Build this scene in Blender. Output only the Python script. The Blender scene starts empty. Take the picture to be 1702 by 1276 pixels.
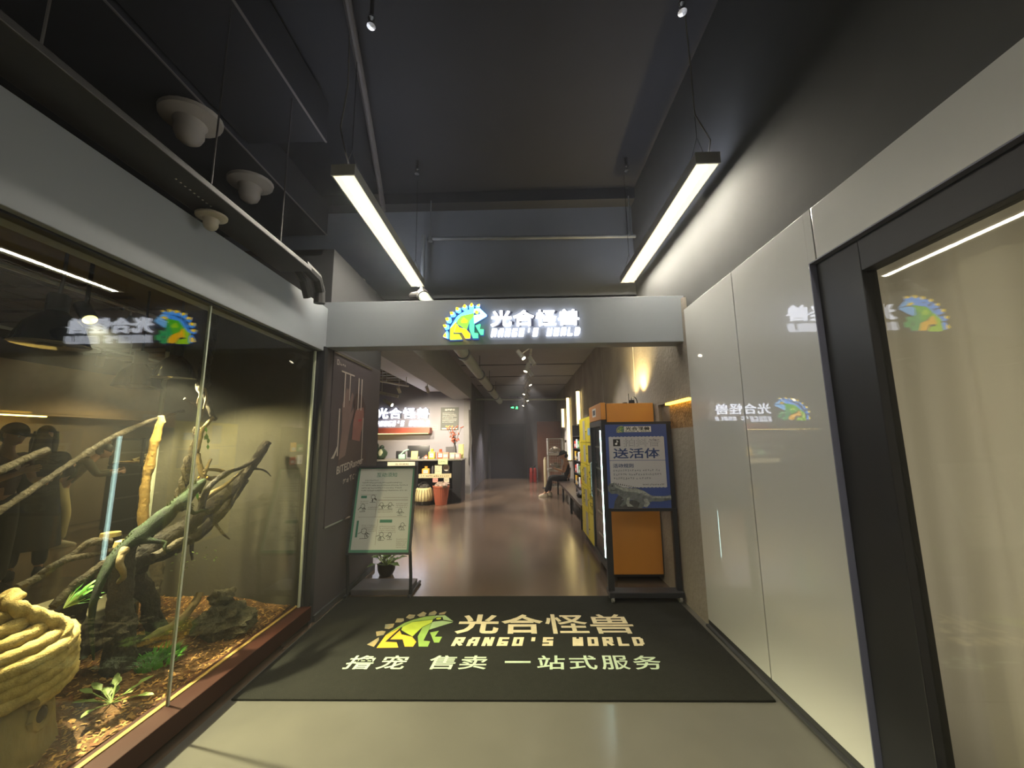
import bpy, bmesh, math, random
from mathutils import Vector, Matrix, noise
S = bpy.context.scene
COL = S.collection
PI = math.pi
R = math.radians
rnd = random.Random(7)

# ------------------------------------------------------------------ camera, world, exposure
cd = bpy.data.cameras.new('camera')
cam = bpy.data.objects.new('camera', cd); COL.objects.link(cam)
cd.sensor_fit = 'HORIZONTAL'; cd.sensor_width = 36.0
cd.lens = 637.5 / 1702 * 36.0
cd.clip_start = 0.02; cd.clip_end = 100
def cam_axes(yaw, pitch, roll):
    f = Vector((math.sin(yaw) * math.cos(pitch), math.cos(yaw) * math.cos(pitch), math.sin(pitch)))
    r = Vector((math.cos(yaw), -math.sin(yaw), 0)); u = r.cross(f)
    c, s = math.cos(roll), math.sin(roll)
    return c * r + s * u, -s * r + c * u, f
cr, cu_, cf = cam_axes(-0.02095, 0.14626, -0.01134)
cam.matrix_world = Matrix(((cr.x, cu_.x, -cf.x, 0), (cr.y, cu_.y, -cf.y, 0), (cr.z, cu_.z, -cf.z, 1.5), (0, 0, 0, 1)))
S.camera = cam

w = bpy.data.worlds.new('world'); S.world = w; w.use_nodes = True
w.node_tree.nodes['Background'].inputs[0].default_value = (0.80, 0.85, 1.0, 1)
w.node_tree.nodes['Background'].inputs[1].default_value = 0.05
hv = w.node_tree.nodes.new('ShaderNodeVolumeScatter')          # thin scatter added to the air, standing in for lens glow
hv.inputs['Color'].default_value = (.92, .94, 1, 1); hv.inputs['Density'].default_value = .005; hv.inputs['Anisotropy'].default_value = .55
w.node_tree.links.new(hv.outputs[0], w.node_tree.nodes['World Output'].inputs['Volume'])
S.view_settings.view_transform = 'Standard'; S.view_settings.look = 'None'
S.view_settings.gamma = 1; S.view_settings.use_curve_mapping = False
S.view_settings.exposure = 0.45
S.cycles.max_bounces = 8; S.cycles.diffuse_bounces = 3; S.cycles.glossy_bounces = 4
S.cycles.transparent_max_bounces = 16; S.cycles.transmission_bounces = 4
S.cycles.caustics_reflective = False; S.cycles.caustics_refractive = False
S.cycles.volume_bounces = 1; S.cycles.sample_clamp_indirect = 4.0; S.cycles.blur_glossy = 0.5

# ------------------------------------------------------------------ materials
def lin(c):
    return tuple(((v / 255) / 12.92 if v / 255 <= 0.04045 else ((v / 255 + 0.055) / 1.055) ** 2.4) for v in c)
MATS = {}
def M(name, col, rough=0.6, metal=0.0, spec=0.5, vary=0.0, scale=8.0, bump=0.0, bscale=None, coat=0.0, coat_rough=0.05, col2=None, stretch=None, alpha=1.0, detail=4):
    """principled surface; vary / col2 mottle the colour with noise in object space"""
    if name in MATS: return MATS[name]
    m = bpy.data.materials.new(name); m.use_nodes = True
    nt = m.node_tree; b = nt.nodes['Principled BSDF']
    c = lin(col)
    b.inputs['Base Color'].default_value = (*c, 1)
    b.inputs['Roughness'].default_value = rough; b.inputs['Metallic'].default_value = metal
    b.inputs['Specular IOR Level'].default_value = spec
    if coat: b.inputs['Coat Weight'].default_value = coat; b.inputs['Coat Roughness'].default_value = coat_rough
    if vary or bump or col2:
        tc = nt.nodes.new('ShaderNodeTexCoord'); mp = nt.nodes.new('ShaderNodeMapping')
        if stretch: mp.inputs['Scale'].default_value = stretch
        nt.links.new(tc.outputs['Object'], mp.inputs['Vector'])
    if vary or col2:
        n = nt.nodes.new('ShaderNodeTexNoise'); n.inputs['Scale'].default_value = scale; n.inputs['Detail'].default_value = detail
        nt.links.new(mp.outputs[0], n.inputs['Vector'])
        r = nt.nodes.new('ShaderNodeValToRGB')
        r.color_ramp.elements[0].position = 0.32; r.color_ramp.elements[1].position = 0.68
        if col2: a_, b_ = c, lin(col2)
        else: a_ = tuple(v * (1 - vary) for v in c); b_ = tuple(min(1, v * (1 + vary)) for v in c)
        r.color_ramp.elements[0].color = (*a_, 1); r.color_ramp.elements[1].color = (*b_, 1)
        nt.links.new(n.outputs['Fac'], r.inputs[0]); nt.links.new(r.outputs[0], b.inputs['Base Color'])
    if bump:
        n2 = nt.nodes.new('ShaderNodeTexNoise'); n2.inputs['Scale'].default_value = bscale or scale * 4; n2.inputs['Detail'].default_value = 5
        nt.links.new(mp.outputs[0], n2.inputs['Vector'])
        bp = nt.nodes.new('ShaderNodeBump'); bp.inputs['Strength'].default_value = bump; bp.inputs['Distance'].default_value = 0.02
        nt.links.new(n2.outputs['Fac'], bp.inputs['Height']); nt.links.new(bp.outputs[0], b.inputs['Normal'])
    MATS[name] = m
    return m
def E(name, col, strength):
    if name in MATS: return MATS[name]
    m = bpy.data.materials.new(name); m.use_nodes = True
    b = m.node_tree.nodes['Principled BSDF']
    b.inputs['Base Color'].default_value = (0.02, 0.02, 0.02, 1)
    b.inputs['Emission Color'].default_value = (*lin(col), 1); b.inputs['Emission Strength'].default_value = strength
    MATS[name] = m
    return m
def GLASS(name, tint=(1, 1, 1), base=0.045):
    """clear pane: transparent mixed with a mirror by the Fresnel falloff"""
    if name in MATS: return MATS[name]
    m = bpy.data.materials.new(name); m.use_nodes = True; nt = m.node_tree
    for n in list(nt.nodes): nt.nodes.remove(n)
    out = nt.nodes.new('ShaderNodeOutputMaterial'); mx = nt.nodes.new('ShaderNodeMixShader')
    tr = nt.nodes.new('ShaderNodeBsdfTransparent'); tr.inputs[0].default_value = (*tint, 1)
    gl = nt.nodes.new('ShaderNodeBsdfGlossy'); gl.inputs['Roughness'].default_value = 0.0
    lw = nt.nodes.new('ShaderNodeLayerWeight'); lw.inputs[0].default_value = 0.5
    pw = nt.nodes.new('ShaderNodeMath'); pw.operation = 'POWER'; pw.inputs[1].default_value = 4.5
    ml = nt.nodes.new('ShaderNodeMath'); ml.operation = 'MULTIPLY_ADD'; ml.inputs[1].default_value = 1 - base; ml.inputs[2].default_value = base
    nt.links.new(lw.outputs['Facing'], pw.inputs[0]); nt.links.new(pw.outputs[0], ml.inputs[0])
    nt.links.new(ml.outputs[0], mx.inputs[0]); nt.links.new(tr.outputs[0], mx.inputs[1]); nt.links.new(gl.outputs[0], mx.inputs[2])
    nt.links.new(mx.outputs[0], out.inputs[0])
    MATS[name] = m
    return m

# ------------------------------------------------------------------ mesh builder
class MB:
    def __init__(s): s.v = []; s.f = []; s.mi = []; s.m = 0
    def add(s, vs, fs):
        o = len(s.v); s.v += [Vector(p) for p in vs]
        for f in fs: s.f.append([i + o for i in f]); s.mi.append(s.m)
        return s
    def box(s, lo, hi):
        x0, y0, z0 = lo; x1, y1, z1 = hi
        return s.add([(x0, y0, z0), (x1, y0, z0), (x1, y1, z0), (x0, y1, z0), (x0, y0, z1), (x1, y0, z1), (x1, y1, z1), (x0, y1, z1)],
              [(0, 3, 2, 1), (4, 5, 6, 7), (0, 1, 5, 4), (1, 2, 6, 5), (2, 3, 7, 6), (3, 0, 4, 7)])
    def obox(s, c, ax, ay, az):
        c, ax, ay, az = map(Vector, (c, ax, ay, az))
        vs = [c + i * ax + j * ay + k * az for k in (-1, 1) for (i, j) in ((-1, -1), (1, -1), (1, 1), (-1, 1))]
        return s.add(vs, [(0, 3, 2, 1), (4, 5, 6, 7), (0, 1, 5, 4), (1, 2, 6, 5), (2, 3, 7, 6), (3, 0, 4, 7)])
    def rbox(s, lo, hi, r=0.01):
        """box with bevelled edges"""
        lo, hi = Vector(lo), Vector(hi); bm = bmesh.new(); bmesh.ops.create_cube(bm, size=1)
        for v in bm.verts: v.co = Vector(((lo[i] + hi[i]) / 2 + v.co[i] * (hi[i] - lo[i])) for i in range(3))
        bmesh.ops.bevel(bm, geom=bm.edges[:], offset=min(r, min(hi - lo) * 0.45), segments=2, affect='EDGES', profile=0.6)
        bm.verts.index_update()
        s.add([v.co.copy() for v in bm.verts], [[v.index for v in f.verts] for f in bm.faces]); bm.free(); return s
    def tube(s, pts, rad, n=8, caps=True, squash=1.0, twist=None):
        pts = [Vector(p) for p in pts]; k = len(pts)
        if not hasattr(rad, '__len__'): rad = [rad] * k
        t0 = (pts[1] - pts[0]).normalized()
        up = Vector((0, 0, 1)) if abs(t0.z) < 0.9 else Vector((1, 0, 0))
        u = t0.cross(up).normalized(); vs = []; L = 0
        for i, p in enumerate(pts):
            t = (pts[min(i + 1, k - 1)] - pts[max(i - 1, 0)])
            if t.length < 1e-9: t = t0
            t.normalize(); u = (u - t * u.dot(t)).normalized(); vv = t.cross(u)
            if i: L += (p - pts[i - 1]).length
            for j in range(n):
                a = 2 * PI * j / n; rr = rad[i]
                if twist: rr *= 1 + twist[0] * math.cos(3 * a - twist[1] * L)
                vs.append(p + u * math.cos(a) * rr + vv * math.sin(a) * rr * squash)
        fs = [(i * n + j, i * n + (j + 1) % n, (i + 1) * n + (j + 1) % n, (i + 1) * n + j) for i in range(k - 1) for j in range(n)]
        if caps: fs += [tuple(range(n))[::-1], tuple((k - 1) * n + j for j in range(n))]
        return s.add(vs, fs)
    def cyl(s, a, b, r0, r1=None, n=16, caps=True): return s.tube([a, b], [r0, r0 if r1 is None else r1], n, caps)
    def lathe(s, prof, c=(0, 0, 0), n=24, sx=1, sy=1):
        c = Vector(c); vs = [c + Vector((math.cos(2 * PI * j / n) * r * sx, math.sin(2 * PI * j / n) * r * sy, z)) for r, z in prof for j in range(n)]
        k = len(prof)
        fs = [(i * n + j, i * n + (j + 1) % n, (i + 1) * n + (j + 1) % n, (i + 1) * n + j) for i in range(k - 1) for j in range(n)]
        if prof[0][0] > 1e-5: fs.append(tuple(range(n))[::-1])
        if prof[-1][0] > 1e-5: fs.append(tuple((k - 1) * n + j for j in range(n)))
        return s.add(vs, fs)
    def ell(s, c, r, n=14, k=9, jit=0, seed=0):
        c = Vector(c); vs = []; 
        for i in range(k + 1):
            th = PI * i / k
            for j in range(n):
                a = 2 * PI * j / n
                d = Vector((math.sin(th) * math.cos(a), math.sin(th) * math.sin(a), -math.cos(th)))
                q = 1 + (jit * noise.noise(d * 1.7 + Vector((seed, seed * 2.3, 0))) + jit * .5 * noise.noise(d * 4.1 + Vector((seed, 0, seed))) if jit else 0)
                vs.append(c + Vector((d.x * r[0], d.y * r[1], d.z * r[2])) * q)
        fs = [(i * n + j, i * n + (j + 1) % n, (i + 1) * n + (j + 1) % n, (i + 1) * n + j) for i in range(k) for j in range(n)]
        return s.add(vs, fs)
    def prism(s, poly, o, ux, uy, d):
        """2-D outline poly placed at o with axes ux, uy, thickness vector d towards the front"""
        o, ux, uy, d = map(Vector, (o, ux, uy, d)); n = len(poly)
        area = sum(poly[i][0] * poly[(i + 1) % n][1] - poly[(i + 1) % n][0] * poly[i][1] for i in range(n))
        if area < 0: poly = poly[::-1]
        a = [o + ux * x + uy * y for x, y in poly]; b = [p + d for p in a]
        return s.add(a + b, [tuple(range(n))[::-1], tuple(range(n, 2 * n))] + [(i, (i + 1) % n, n + (i + 1) % n, n + i) for i in range(n)])
    def quad(s, a, b, c, d): return s.add([a, b, c, d], [(0, 1, 2, 3)])
    def build(s, name, mats, parent=None, smooth=False, loc=None, weld=False):
        me = bpy.data.meshes.new(name)
        off = wloc(parent) + (Vector(loc) if loc else Vector((0, 0, 0)))
        me.from_pydata([tuple(p - off) for p in s.v], [], s.f)
        if not isinstance(mats, (list, tuple)): mats = [mats]
        for m in mats: me.materials.append(m)
        me.polygons.foreach_set('material_index', s.mi)
        if smooth: me.polygons.foreach_set('use_smooth', [True] * len(me.polygons))
        me.update()
        if weld or smooth:
            bm = bmesh.new(); bm.from_mesh(me)
            if weld: bmesh.ops.remove_doubles(bm, verts=bm.verts, dist=1e-5)
            bmesh.ops.recalc_face_normals(bm, faces=bm.faces)
            if smooth:
                for e in bm.edges:
                    if len(e.link_faces) == 2 and e.calc_face_angle(0) > R(48): e.smooth = False
            bm.to_mesh(me); bm.free()
        o = bpy.data.objects.new(name, me); COL.objects.link(o)
        if loc: o.location = loc
        if parent: o.parent = parent
        return o
def wloc(o):
    v = Vector((0, 0, 0))
    while o: v += o.location; o = o.parent
    return v
def tag(o, label, cat, group=None, kind=None):
    o['label'] = label; o['category'] = cat
    if group: o['group'] = group
    if kind: o['kind'] = kind
    return o
def thing(name, label, cat, loc, group=None):
    o = bpy.data.objects.new(name, None); COL.objects.link(o); o.location = loc; o.empty_display_size = 0.1
    return tag(o, label, cat, group)
def struct(o): o['kind'] = 'structure'; return o
def copy_tree(o, parent=None):
    c = o.copy(); COL.objects.link(c); c.parent = parent
    for ch in list(o.children): copy_tree(ch, c)
    return c
def lamp(kind, name, loc, energy, col, parent=None, size=0.05, rot=None, spot=None, blend=0.5, target=None, sy=None):
    l = bpy.data.lights.new(name, kind); l.energy = energy; l.color = col
    if kind == 'AREA':
        l.size = size
        if sy: l.shape = 'RECTANGLE'; l.size_y = sy
    else: l.shadow_soft_size = size
    if kind == 'SPOT': l.spot_size = R(spot); l.spot_blend = blend
    o = bpy.data.objects.new(name, l); COL.objects.link(o); o.location = Vector(loc) - wloc(parent)
    if target is not None: o.rotation_euler = (Vector(target) - Vector(loc)).to_track_quat('-Z', 'Y').to_euler()
    elif rot: o.rotation_euler = rot
    if parent: o.parent = parent
    return o

# ------------------------------------------------------------------ writing
TXT = {}
def text2d(body, offset=0.0, spacing=1.0):
    k = (body, offset, spacing)
    if k in TXT: return TXT[k]
    c = bpy.data.curves.new('txt', 'FONT'); c.body = body; c.offset = offset; c.space_character = spacing; c.resolution_u = 3
    o = bpy.data.objects.new('txt', c); COL.objects.link(o)
    bpy.context.view_layer.update()
    m = o.evaluated_get(bpy.context.evaluated_depsgraph_get()).to_mesh()
    vs = [(v.co.x, v.co.y) for v in m.vertices]; fs = [tuple(p.vertices) for p in m.polygons]
    bpy.data.objects.remove(o); bpy.data.curves.remove(c)
    x0 = min(v[0] for v in vs); x1 = max(v[0] for v in vs); y0 = min(v[1] for v in vs); y1 = max(v[1] for v in vs)
    TXT[k] = ([((x - x0) / (x1 - x0), (y - y0) / (y1 - y0)) for x, y in vs], fs, (x1 - x0) / (y1 - y0))
    return TXT[k]
def put_text(mb, body, o, ux, uy, d, w_, h_, offset=0.0, shear=0.0, thick=False):
    """characters filling the w_ x h_ box at o; d lifts the face off the surface"""
    vs, fs, _ = text2d(body, offset); o, ux, uy, d = map(Vector, (o, ux, uy, d))
    f = [o + ux * (x * w_ + y * shear * h_) + uy * (y * h_) + d for x, y in vs]
    mb.add(f, fs)
    if thick:
        ec = {}
        for q in fs:
            for i in range(len(q)):
                e = (q[i], q[(i + 1) % len(q)])
                if (e[1], e[0]) in ec: del ec[(e[1], e[0])]
                else: ec[e] = 1
        b = [p - d for p in f]
        for (i, j) in ec: mb.add([f[i], b[i], b[j], f[j]], [(0, 1, 2, 3)])
GLY = {'R': [[(0, 0), (0, 1), (1, 1), (1, .45), (0, .45)], [(.4, .45), (1, 0)]], 'A': [[(0, 0), (0, .7), (.3, 1), (1, 1), (1, 0)], [(0, .4), (1, .4)]],
       'N': [[(0, 0), (0, 1), (.15, 1), (.85, 0), (1, 0), (1, 1)]], 'G': [[(1, 1), (0, 1), (0, 0), (1, 0), (1, .38), (.6, .38)]],
       'O': [[(0, 0), (0, 1), (1, 1), (1, 0), (0, 0)]], "'": [[(.5, .7), (.5, 1)]], 'S': [[(1, 1), (0, 1), (0, .5), (1, .5), (1, 0), (0, 0)]],
       'W': [[(0, 1), (0, 0), (1, 0), (1, 1)], [(.5, 0), (.5, .75)]], 'L': [[(0, 1), (0, 0), (1, 0)]], 'D': [[(0, 0), (0, 1), (.75, 1), (1, .8), (1, .2), (.75, 0), (0, 0)]]}
def put_block(mb, body, o, ux, uy, d, w_, h_, t=0.2, shear=0.2, thick=False):
    """squared slanted capitals drawn as strokes"""
    o, ux, uy, d = map(Vector, (o, ux, uy, d)); n = len(body); adv = w_ / n; gw = adv * 0.70
    if thick: base = o
    for i, ch in enumerate(body):
        k_ = 0
        for st in GLY.get(ch, []):
            for a, b in zip(st[:-1], st[1:]):
                tx = t * h_ / 2
                pa = Vector((tx + a[0] * (gw - 2 * tx), tx + a[1] * (h_ - 2 * tx))); pb = Vector((tx + b[0] * (gw - 2 * tx), tx + b[1] * (h_ - 2 * tx)))
                dr = (pb - pa)
                if dr.length < 1e-6: continue
                dr.normalize(); nn = Vector((-dr.y, dr.x)) * tx; pa -= dr * tx; pb += dr * tx
                q = [pa - nn, pb - nn, pb + nn, pa + nn]
                q = [(p.x + i * adv + p.y * shear, min(max(p.y, 0), h_)) for p in q]
                if thick: mb.prism(q, o, ux, uy, d)
                else: k_ += 1; mb.add([o + ux * x + uy * y + d + ux.cross(uy) * (.00025 * k_) for x, y in q], [(0, 1, 2, 3)])
def put_fine(mb, o, ux, uy, d, w_, h_, seed=0, fill=1.0):
    """a row of print too fine to read: little character-sized strokes"""
    r = random.Random(seed); o, ux, uy, d = map(Vector, (o, ux, uy, d)); x = 0
    while x < w_ * fill - h_ * .6:
        cw = h_ * 0.82
        for k in range(4):
            if k < 2: q = (x + r.uniform(0, .2) * cw, r.uniform(0, .8) * h_, cw * r.uniform(.5, .9), h_ * .15)
            else: q = (x + r.uniform(0, .75) * cw, r.uniform(0, .3) * h_, cw * .16, h_ * r.uniform(.4, .7))
            x0, y0, a, b = q
            mb.add([o + ux * X + uy * Y + d for X, Y in ((x0, y0), (x0 + a, y0), (x0 + a, y0 + b), (x0, y0 + b))], [(0, 1, 2, 3)])
        x += h_ * 1.02
        if r.random() < .07: x += h_ * .5
LIZ = {
 'spikes': [[(640, 155), (735, 85), (830, 115), (825, 180), (720, 190)], [(885, 110), (985, 62), (1055, 105), (1035, 160), (895, 162)], [(1110, 115), (1255, 80), (1240, 140), (1120, 150)],
  [(430, 205), (455, 140), (600, 150), (605, 210), (540, 235)], [(250, 222), (395, 222), (435, 270), (385, 300), (270, 300)], [(90, 335), (270, 320), (293, 385), (240, 418), (140, 410)],
  [(10, 465), (120, 448), (205, 460), (210, 520), (90, 540)], [(25, 670), (150, 560), (190, 600), (185, 705)]],
 'back': [[(255, 505), (470, 310), (640, 240), (850, 185), (1055, 167), (1040, 240), (620, 285), (480, 375)]],
 'jaw': [[(1080, 285), (1260, 268), (1490, 297), (1065, 430), (1050, 300)]],
 'crown': [[(1062, 167), (1260, 160), (1490, 280), (1265, 248), (1225, 195), (1100, 192), (1048, 235)]],
 'belly': [[(485, 380), (622, 292), (1040, 248), (1045, 300), (895, 385), (800, 545), (500, 435)]],
 'patch': [[(620, 400), (710, 330), (850, 390), (820, 430), (640, 425)]],
 'haunch': [[(400, 590), (478, 445), (560, 510), (800, 552), (930, 630), (915, 700), (760, 700), (640, 590)]],
 'shank': [[(250, 720), (257, 520), (450, 400), (330, 630), (560, 637), (650, 715)]],
 'arm': [[(905, 392), (1045, 310), (1060, 435), (1055, 612), (1190, 622), (1190, 700), (1020, 700), (905, 545)]],
 'hand': [[(1110, 480), (1270, 450), (1240, 550), (1385, 550), (1370, 640), (1275, 640)]]}
def put_lizard(mb, o, ux, uy, d, w_, h_, idx, thick=False, twotone=None, grow=1.0, blue=None):
    """the shop's faceted lizard emblem; idx maps each facet to a material slot"""
    d = Vector(d)
    def N(p): return [((x - 10) / 1480 * w_, (720 - y) / 660 * h_) for x, y in p]
    for k, L in LIZ.items():
        for p in L:
            q = N(p)
            if grow != 1.0:
                cx = sum(a[0] for a in q) / len(q); cy = sum(a[1] for a in q) / len(q)
                q = [(cx + (a - cx) * grow + math.copysign(.012 * w_ * (grow - 1) / .12, a - cx), cy + (b - cy) * grow + math.copysign(.012 * w_ * (grow - 1) / .12, b - cy)) for a, b in q]
            mb.m = idx[k]
            dd = d * (1.25 if k == 'patch' else 1)
            mb.prism(q, o, ux, uy, dd)
            if k == 'spikes' and twotone is not None:
                c0 = N([(850, 560)])[0]
                tip = max(q, key=lambda a: (a[0] - c0[0]) ** 2 + (a[1] - c0[1]) ** 2)
                mb.m = twotone; mb.prism([(tip[0] + (a - tip[0]) * .62, tip[1] + (b - tip[1]) * .62) for a, b in q], o, ux, uy, d * 1.2)
    mb.m = idx['eye']; c = N([(1150, 225)])[0]
    mb.prism([(c[0] + math.cos(a * PI / 6) * .037 * w_, c[1] + math.sin(a * PI / 6) * .032 * h_) for a in range(12)], o, ux, uy, d * 1.3)
    mb.m = 0

# ------------------------------------------------------------------ skinned figures
def skin_obj(name, nodes, edges, mat, parent=None, root=0, loc=None, sub=1, smooth=True):
    """continuous surface grown round a skeleton: nodes = [(pos, radius)]"""
    me = bpy.data.meshes.new(name); off = wloc(parent) + (Vector(loc) if loc else Vector((0, 0, 0)))
    me.from_pydata([tuple(Vector(p) - off) for p, r in nodes], edges, [])
    o = bpy.data.objects.new(name, me); COL.objects.link(o)
    md = o.modifiers.new('skin', 'SKIN'); md.use_smooth_shade = True; md.branch_smoothing = 0.3
    for i, (p, r) in enumerate(nodes):
        sv = me.skin_vertices[0].data[i]; rr = r if hasattr(r, '__len__') else (r, r)
        sv.radius = rr; sv.use_root = (i == root)
    s2 = o.modifiers.new('sub', 'SUBSURF'); s2.levels = sub; s2.render_levels = sub
    bpy.context.view_layer.update()
    nm = bpy.data.meshes.new_from_object(o.evaluated_get(bpy.context.evaluated_depsgraph_get()))
    o.modifiers.clear(); o.data = nm; nm.name = name; bpy.data.meshes.remove(me)
    nm.materials.clear(); nm.materials.append(mat)
    nm.polygons.foreach_set('use_smooth', [True] * len(nm.polygons))
    if parent: o.parent = parent
    if loc: o.location = loc
    return o
class Sk:
    def __init__(s): s.n = []; s.e = []
    def chain(s, pts, start=None):
        """pts = [(pos, r)...]; returns the indices"""
        ids = []; prev = start
        for p, r in pts:
            s.n.append((Vector(p), r)); i = len(s.n) - 1
            if prev is not None: s.e.append((prev, i))
            prev = i; ids.append(i)
        return ids
    def hand(s, wrist, d, palm, k=1.0, curl=.35, side=1):
        """palm with five bent fingers growing from wrist index along d; palm = inner palm direction"""
        d = Vector(d).normalized(); palm = Vector(palm); palm = (palm - d * palm.dot(d)).normalized(); sd = d.cross(palm) * side
        w_ = s.n[wrist][0]; c = w_ + d * .05 * k
        ids = s.chain([(c, (.034 * k, .017 * k))], wrist); pi = s.chain([(c + d * .035 * k, (.036 * k, .014 * k))], ids[0])[0]
        for j, ln in enumerate((.066, .074, .07, .054)):
            b = c + d * .055 * k + sd * (.027 - .018 * j) * k
            t1 = (d * math.cos(curl) + palm * math.sin(curl)); t2 = (d * math.cos(2.4 * curl) + palm * math.sin(2.4 * curl))
            s.chain([(b, .009 * k), (b + t1 * ln * .5 * k, .0085 * k), (b + t1 * ln * .5 * k + t2 * ln * .5 * k, .007 * k)], pi)
        b = c + sd * .036 * k - d * .02 * k
        s.chain([(b, .011 * k), (b + (sd * .6 + d * .7 + palm * .3).normalized() * .035 * k, .0095 * k), (b + (sd * .45 + d + palm * .6).normalized() * .065 * k, .008 * k)], ids[0])
    def obj(s, name, mat, parent=None, root=0, loc=None, sub=1): return skin_obj(name, s.n, s.e, mat, parent, root, loc, sub)
X, Y, Z = Vector((1, 0, 0)), Vector((0, 1, 0)), Vector((0, 0, 1))
# ================================================================== THE SETTING
m_tile = M('hall_tile', (92, 90, 84), rough=0.22, vary=0.05, scale=3, coat=0.35, coat_rough=0.12, bump=0.02, bscale=30)
m_store_floor = M('store_floor', (94, 78, 64), rough=0.24, vary=0.16, scale=2.2, coat=0.5, coat_rough=0.16, bump=0.05, bscale=14, stretch=(1, .35, 1))
m_black = M('black_paint', (46, 47, 50), rough=0.75, vary=0.08, scale=4)
m_ceil = M('ceiling_paint', (34, 35, 39), rough=0.8, vary=0.08, scale=3)
m_grey = M('grey_paint', (128, 133, 140), rough=0.55, vary=0.03, scale=2)
m_dgrey = M('dark_grey_paint', (74, 72, 76), rough=0.6, vary=0.06, scale=3)
m_white_panel = M('white_lacquer_panel', (205, 206, 204), rough=0.32, coat=1.0, coat_rough=0.0, vary=0.015, scale=1.5)
m_conc = M('concrete', (146, 138, 128), rough=0.8, vary=0.16, scale=2.2, bump=0.35, bscale=26, detail=8)
m_conc2 = M('terrarium_plaster', (66, 64, 54), rough=0.85, vary=0.10, scale=2.5, bump=0.2, bscale=18, detail=7)
m_stone = M('stone_wall', (126, 112, 100), rough=0.85, vary=0.22, scale=3, bump=0.5, bscale=22, detail=8)
m_lav = M('lavender_grey_paint', (128, 126, 136), rough=0.7, vary=0.04, scale=2)
m_ltceil = M('light_ceiling', (140, 140, 146), rough=0.7, vary=0.04, scale=2)
m_frame = M('dark_frame_metal', (40, 41, 46), rough=0.45, spec=0.4, vary=0.06, scale=6)
m_glass = GLASS('storefront_glass', (0.93, 0.95, 0.91), 0.034)
m_glass_door = GLASS('door_glass', (0.94, 0.95, 0.93), 0.035)
m_glass2 = GLASS('clear_glass', (0.95, 0.97, 0.94), 0.02)
m_seal = M('silicone_edge', (190, 196, 176), rough=0.3)
m_redwood = M('red_brown_board', (50, 21, 11), rough=0.6, vary=0.12, scale=5, stretch=(1, .2, 1), spec=.2)

b = MB(); b.box((-1.75, -4, -.1), (1.62, 3.975, 0)); struct(b.build('floor', m_tile))
b = MB(); b.box((-8.7, 3.975, -.1), (1.62, 15.9, 0)); b.box((-8.7, -2.2, -.1), (-1.75, 3.975, 0)); struct(b.build('floor_store', m_store_floor))
b = MB(); b.box((-4.1, -4, 4.75), (1.7, 4.9, 4.85)); struct(b.build('ceiling', m_ceil))
# right wall of the hall: white lacquered panels with fine joints over a black backing
b = MB(); pn = b
pn.rbox((1.5, 2.604, .05), (1.55, 3.39, 2.66), .003); pn.rbox((1.5, 1.904, .05), (1.55, 2.596, 2.66), .003)
pn.box((1.5, 1.857, 2.385), (1.55, 1.904, 2.66)); pn.rbox((1.5, .2, 2.385), (1.55, 1.849, 2.66), .003); pn.rbox((1.5, -1.6, .05), (1.55, .2, 2.66), .003); pn.rbox((1.5, -4, .05), (1.55, -1.608, 2.66), .003)
struct(b.build('wall_right', m_white_panel))
b = MB(); b.box((1.55, -4, 2.39), (1.62, 3.42, 2.66)); b.box((1.55, 1.905, 0), (1.62, 3.42, 2.39)); b.box((1.55, -4, 0), (1.62, .25, 2.39))
struct(b.build('wall_right_backing', m_black))
b = MB(); b.box((1.53, -4, 2.66), (1.62, 4.9, 4.8)); struct(b.build('wall_right_upper', M('upper_paint', (66, 67, 68), rough=.75, vary=.06, scale=4)))
b = MB(); b.box((1.502, 1.905, 0), (1.55, 3.39, .05)); b.box((1.502, -4, 0), (1.55, .2, .05)); b.rbox((1.475, 1.905, 0), (1.502, 3.39, .018), .004); struct(b.build('baseboard_right', m_black))
# concrete wall that carries on past the portal
b = MB()
b.box((1.5, 3.39, 0), (1.62, 15.9, 1.60)); b.box((1.54, 3.39, 1.60), (1.62, 4.2, 1.86)); b.box((1.5, 3.39, 1.86), (1.62, 4.8, 2.78)); b.box((1.5, 4.8, 1.86), (1.62, 15.9, 3.35)); b.box((1.5, 4.2, 1.60), (1.62, 15.9, 1.86))
struct(b.build('wall_right_corridor', m_conc))
b = MB(); b.box((1.496, 4.98, 1.7), (1.5, 5.0, 3.3)); b.box((1.496, 6.9, 1.7), (1.5, 6.92, 3.3)); b.box((1.496, 9.0, 1.7), (1.5, 9.02, 3.3)); struct(b.build('trim_3', M('pale_joint_filler', (176, 172, 160), rough=.7, vary=.2, scale=9)))
b = MB(); b.box((1.532, 3.43, 1.60), (1.545, 3.97, 1.835)); struct(b.build('wall_right_niche', M('rough_gold_plaster', (150, 120, 84), rough=.9, vary=.3, scale=14, bump=1.0, bscale=45, detail=9)))
b = MB(); b.box((1.495, 3.42, 1.842), (1.54, 3.98, 1.862)); tag(b.build('light_strip', E('niche_led', (255, 196, 70), 5.0), loc=(1.52, 3.7, 1.85)), 'yellow LED strip glowing along a recess in the concrete wall beside the white panels', 'light')

# portal beam carrying the sign, and the high wall behind it
b = MB(); b.rbox((-1.92, 3.44, 2.375), (1.53, 3.62, 2.815), .006); struct(b.build('trim_1', m_grey))
b = MB(); b.box((-4.1, 4.8, 3.3), (1.62, 4.9, 4.8)); struct(b.build('wall_upper_end', M('end_paint', (116, 120, 127), rough=.7, vary=.04, scale=3)))
b = MB(); b.box((-4.1, 4.62, 4.6), (1.55, 4.8, 4.75)); struct(b.build('trim_2', m_black))
b = MB(); b.box((-4.1, -4, 3.35), (-4.0, 4.9, 4.8)); struct(b.build('wall_left_upper', m_black))
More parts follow.
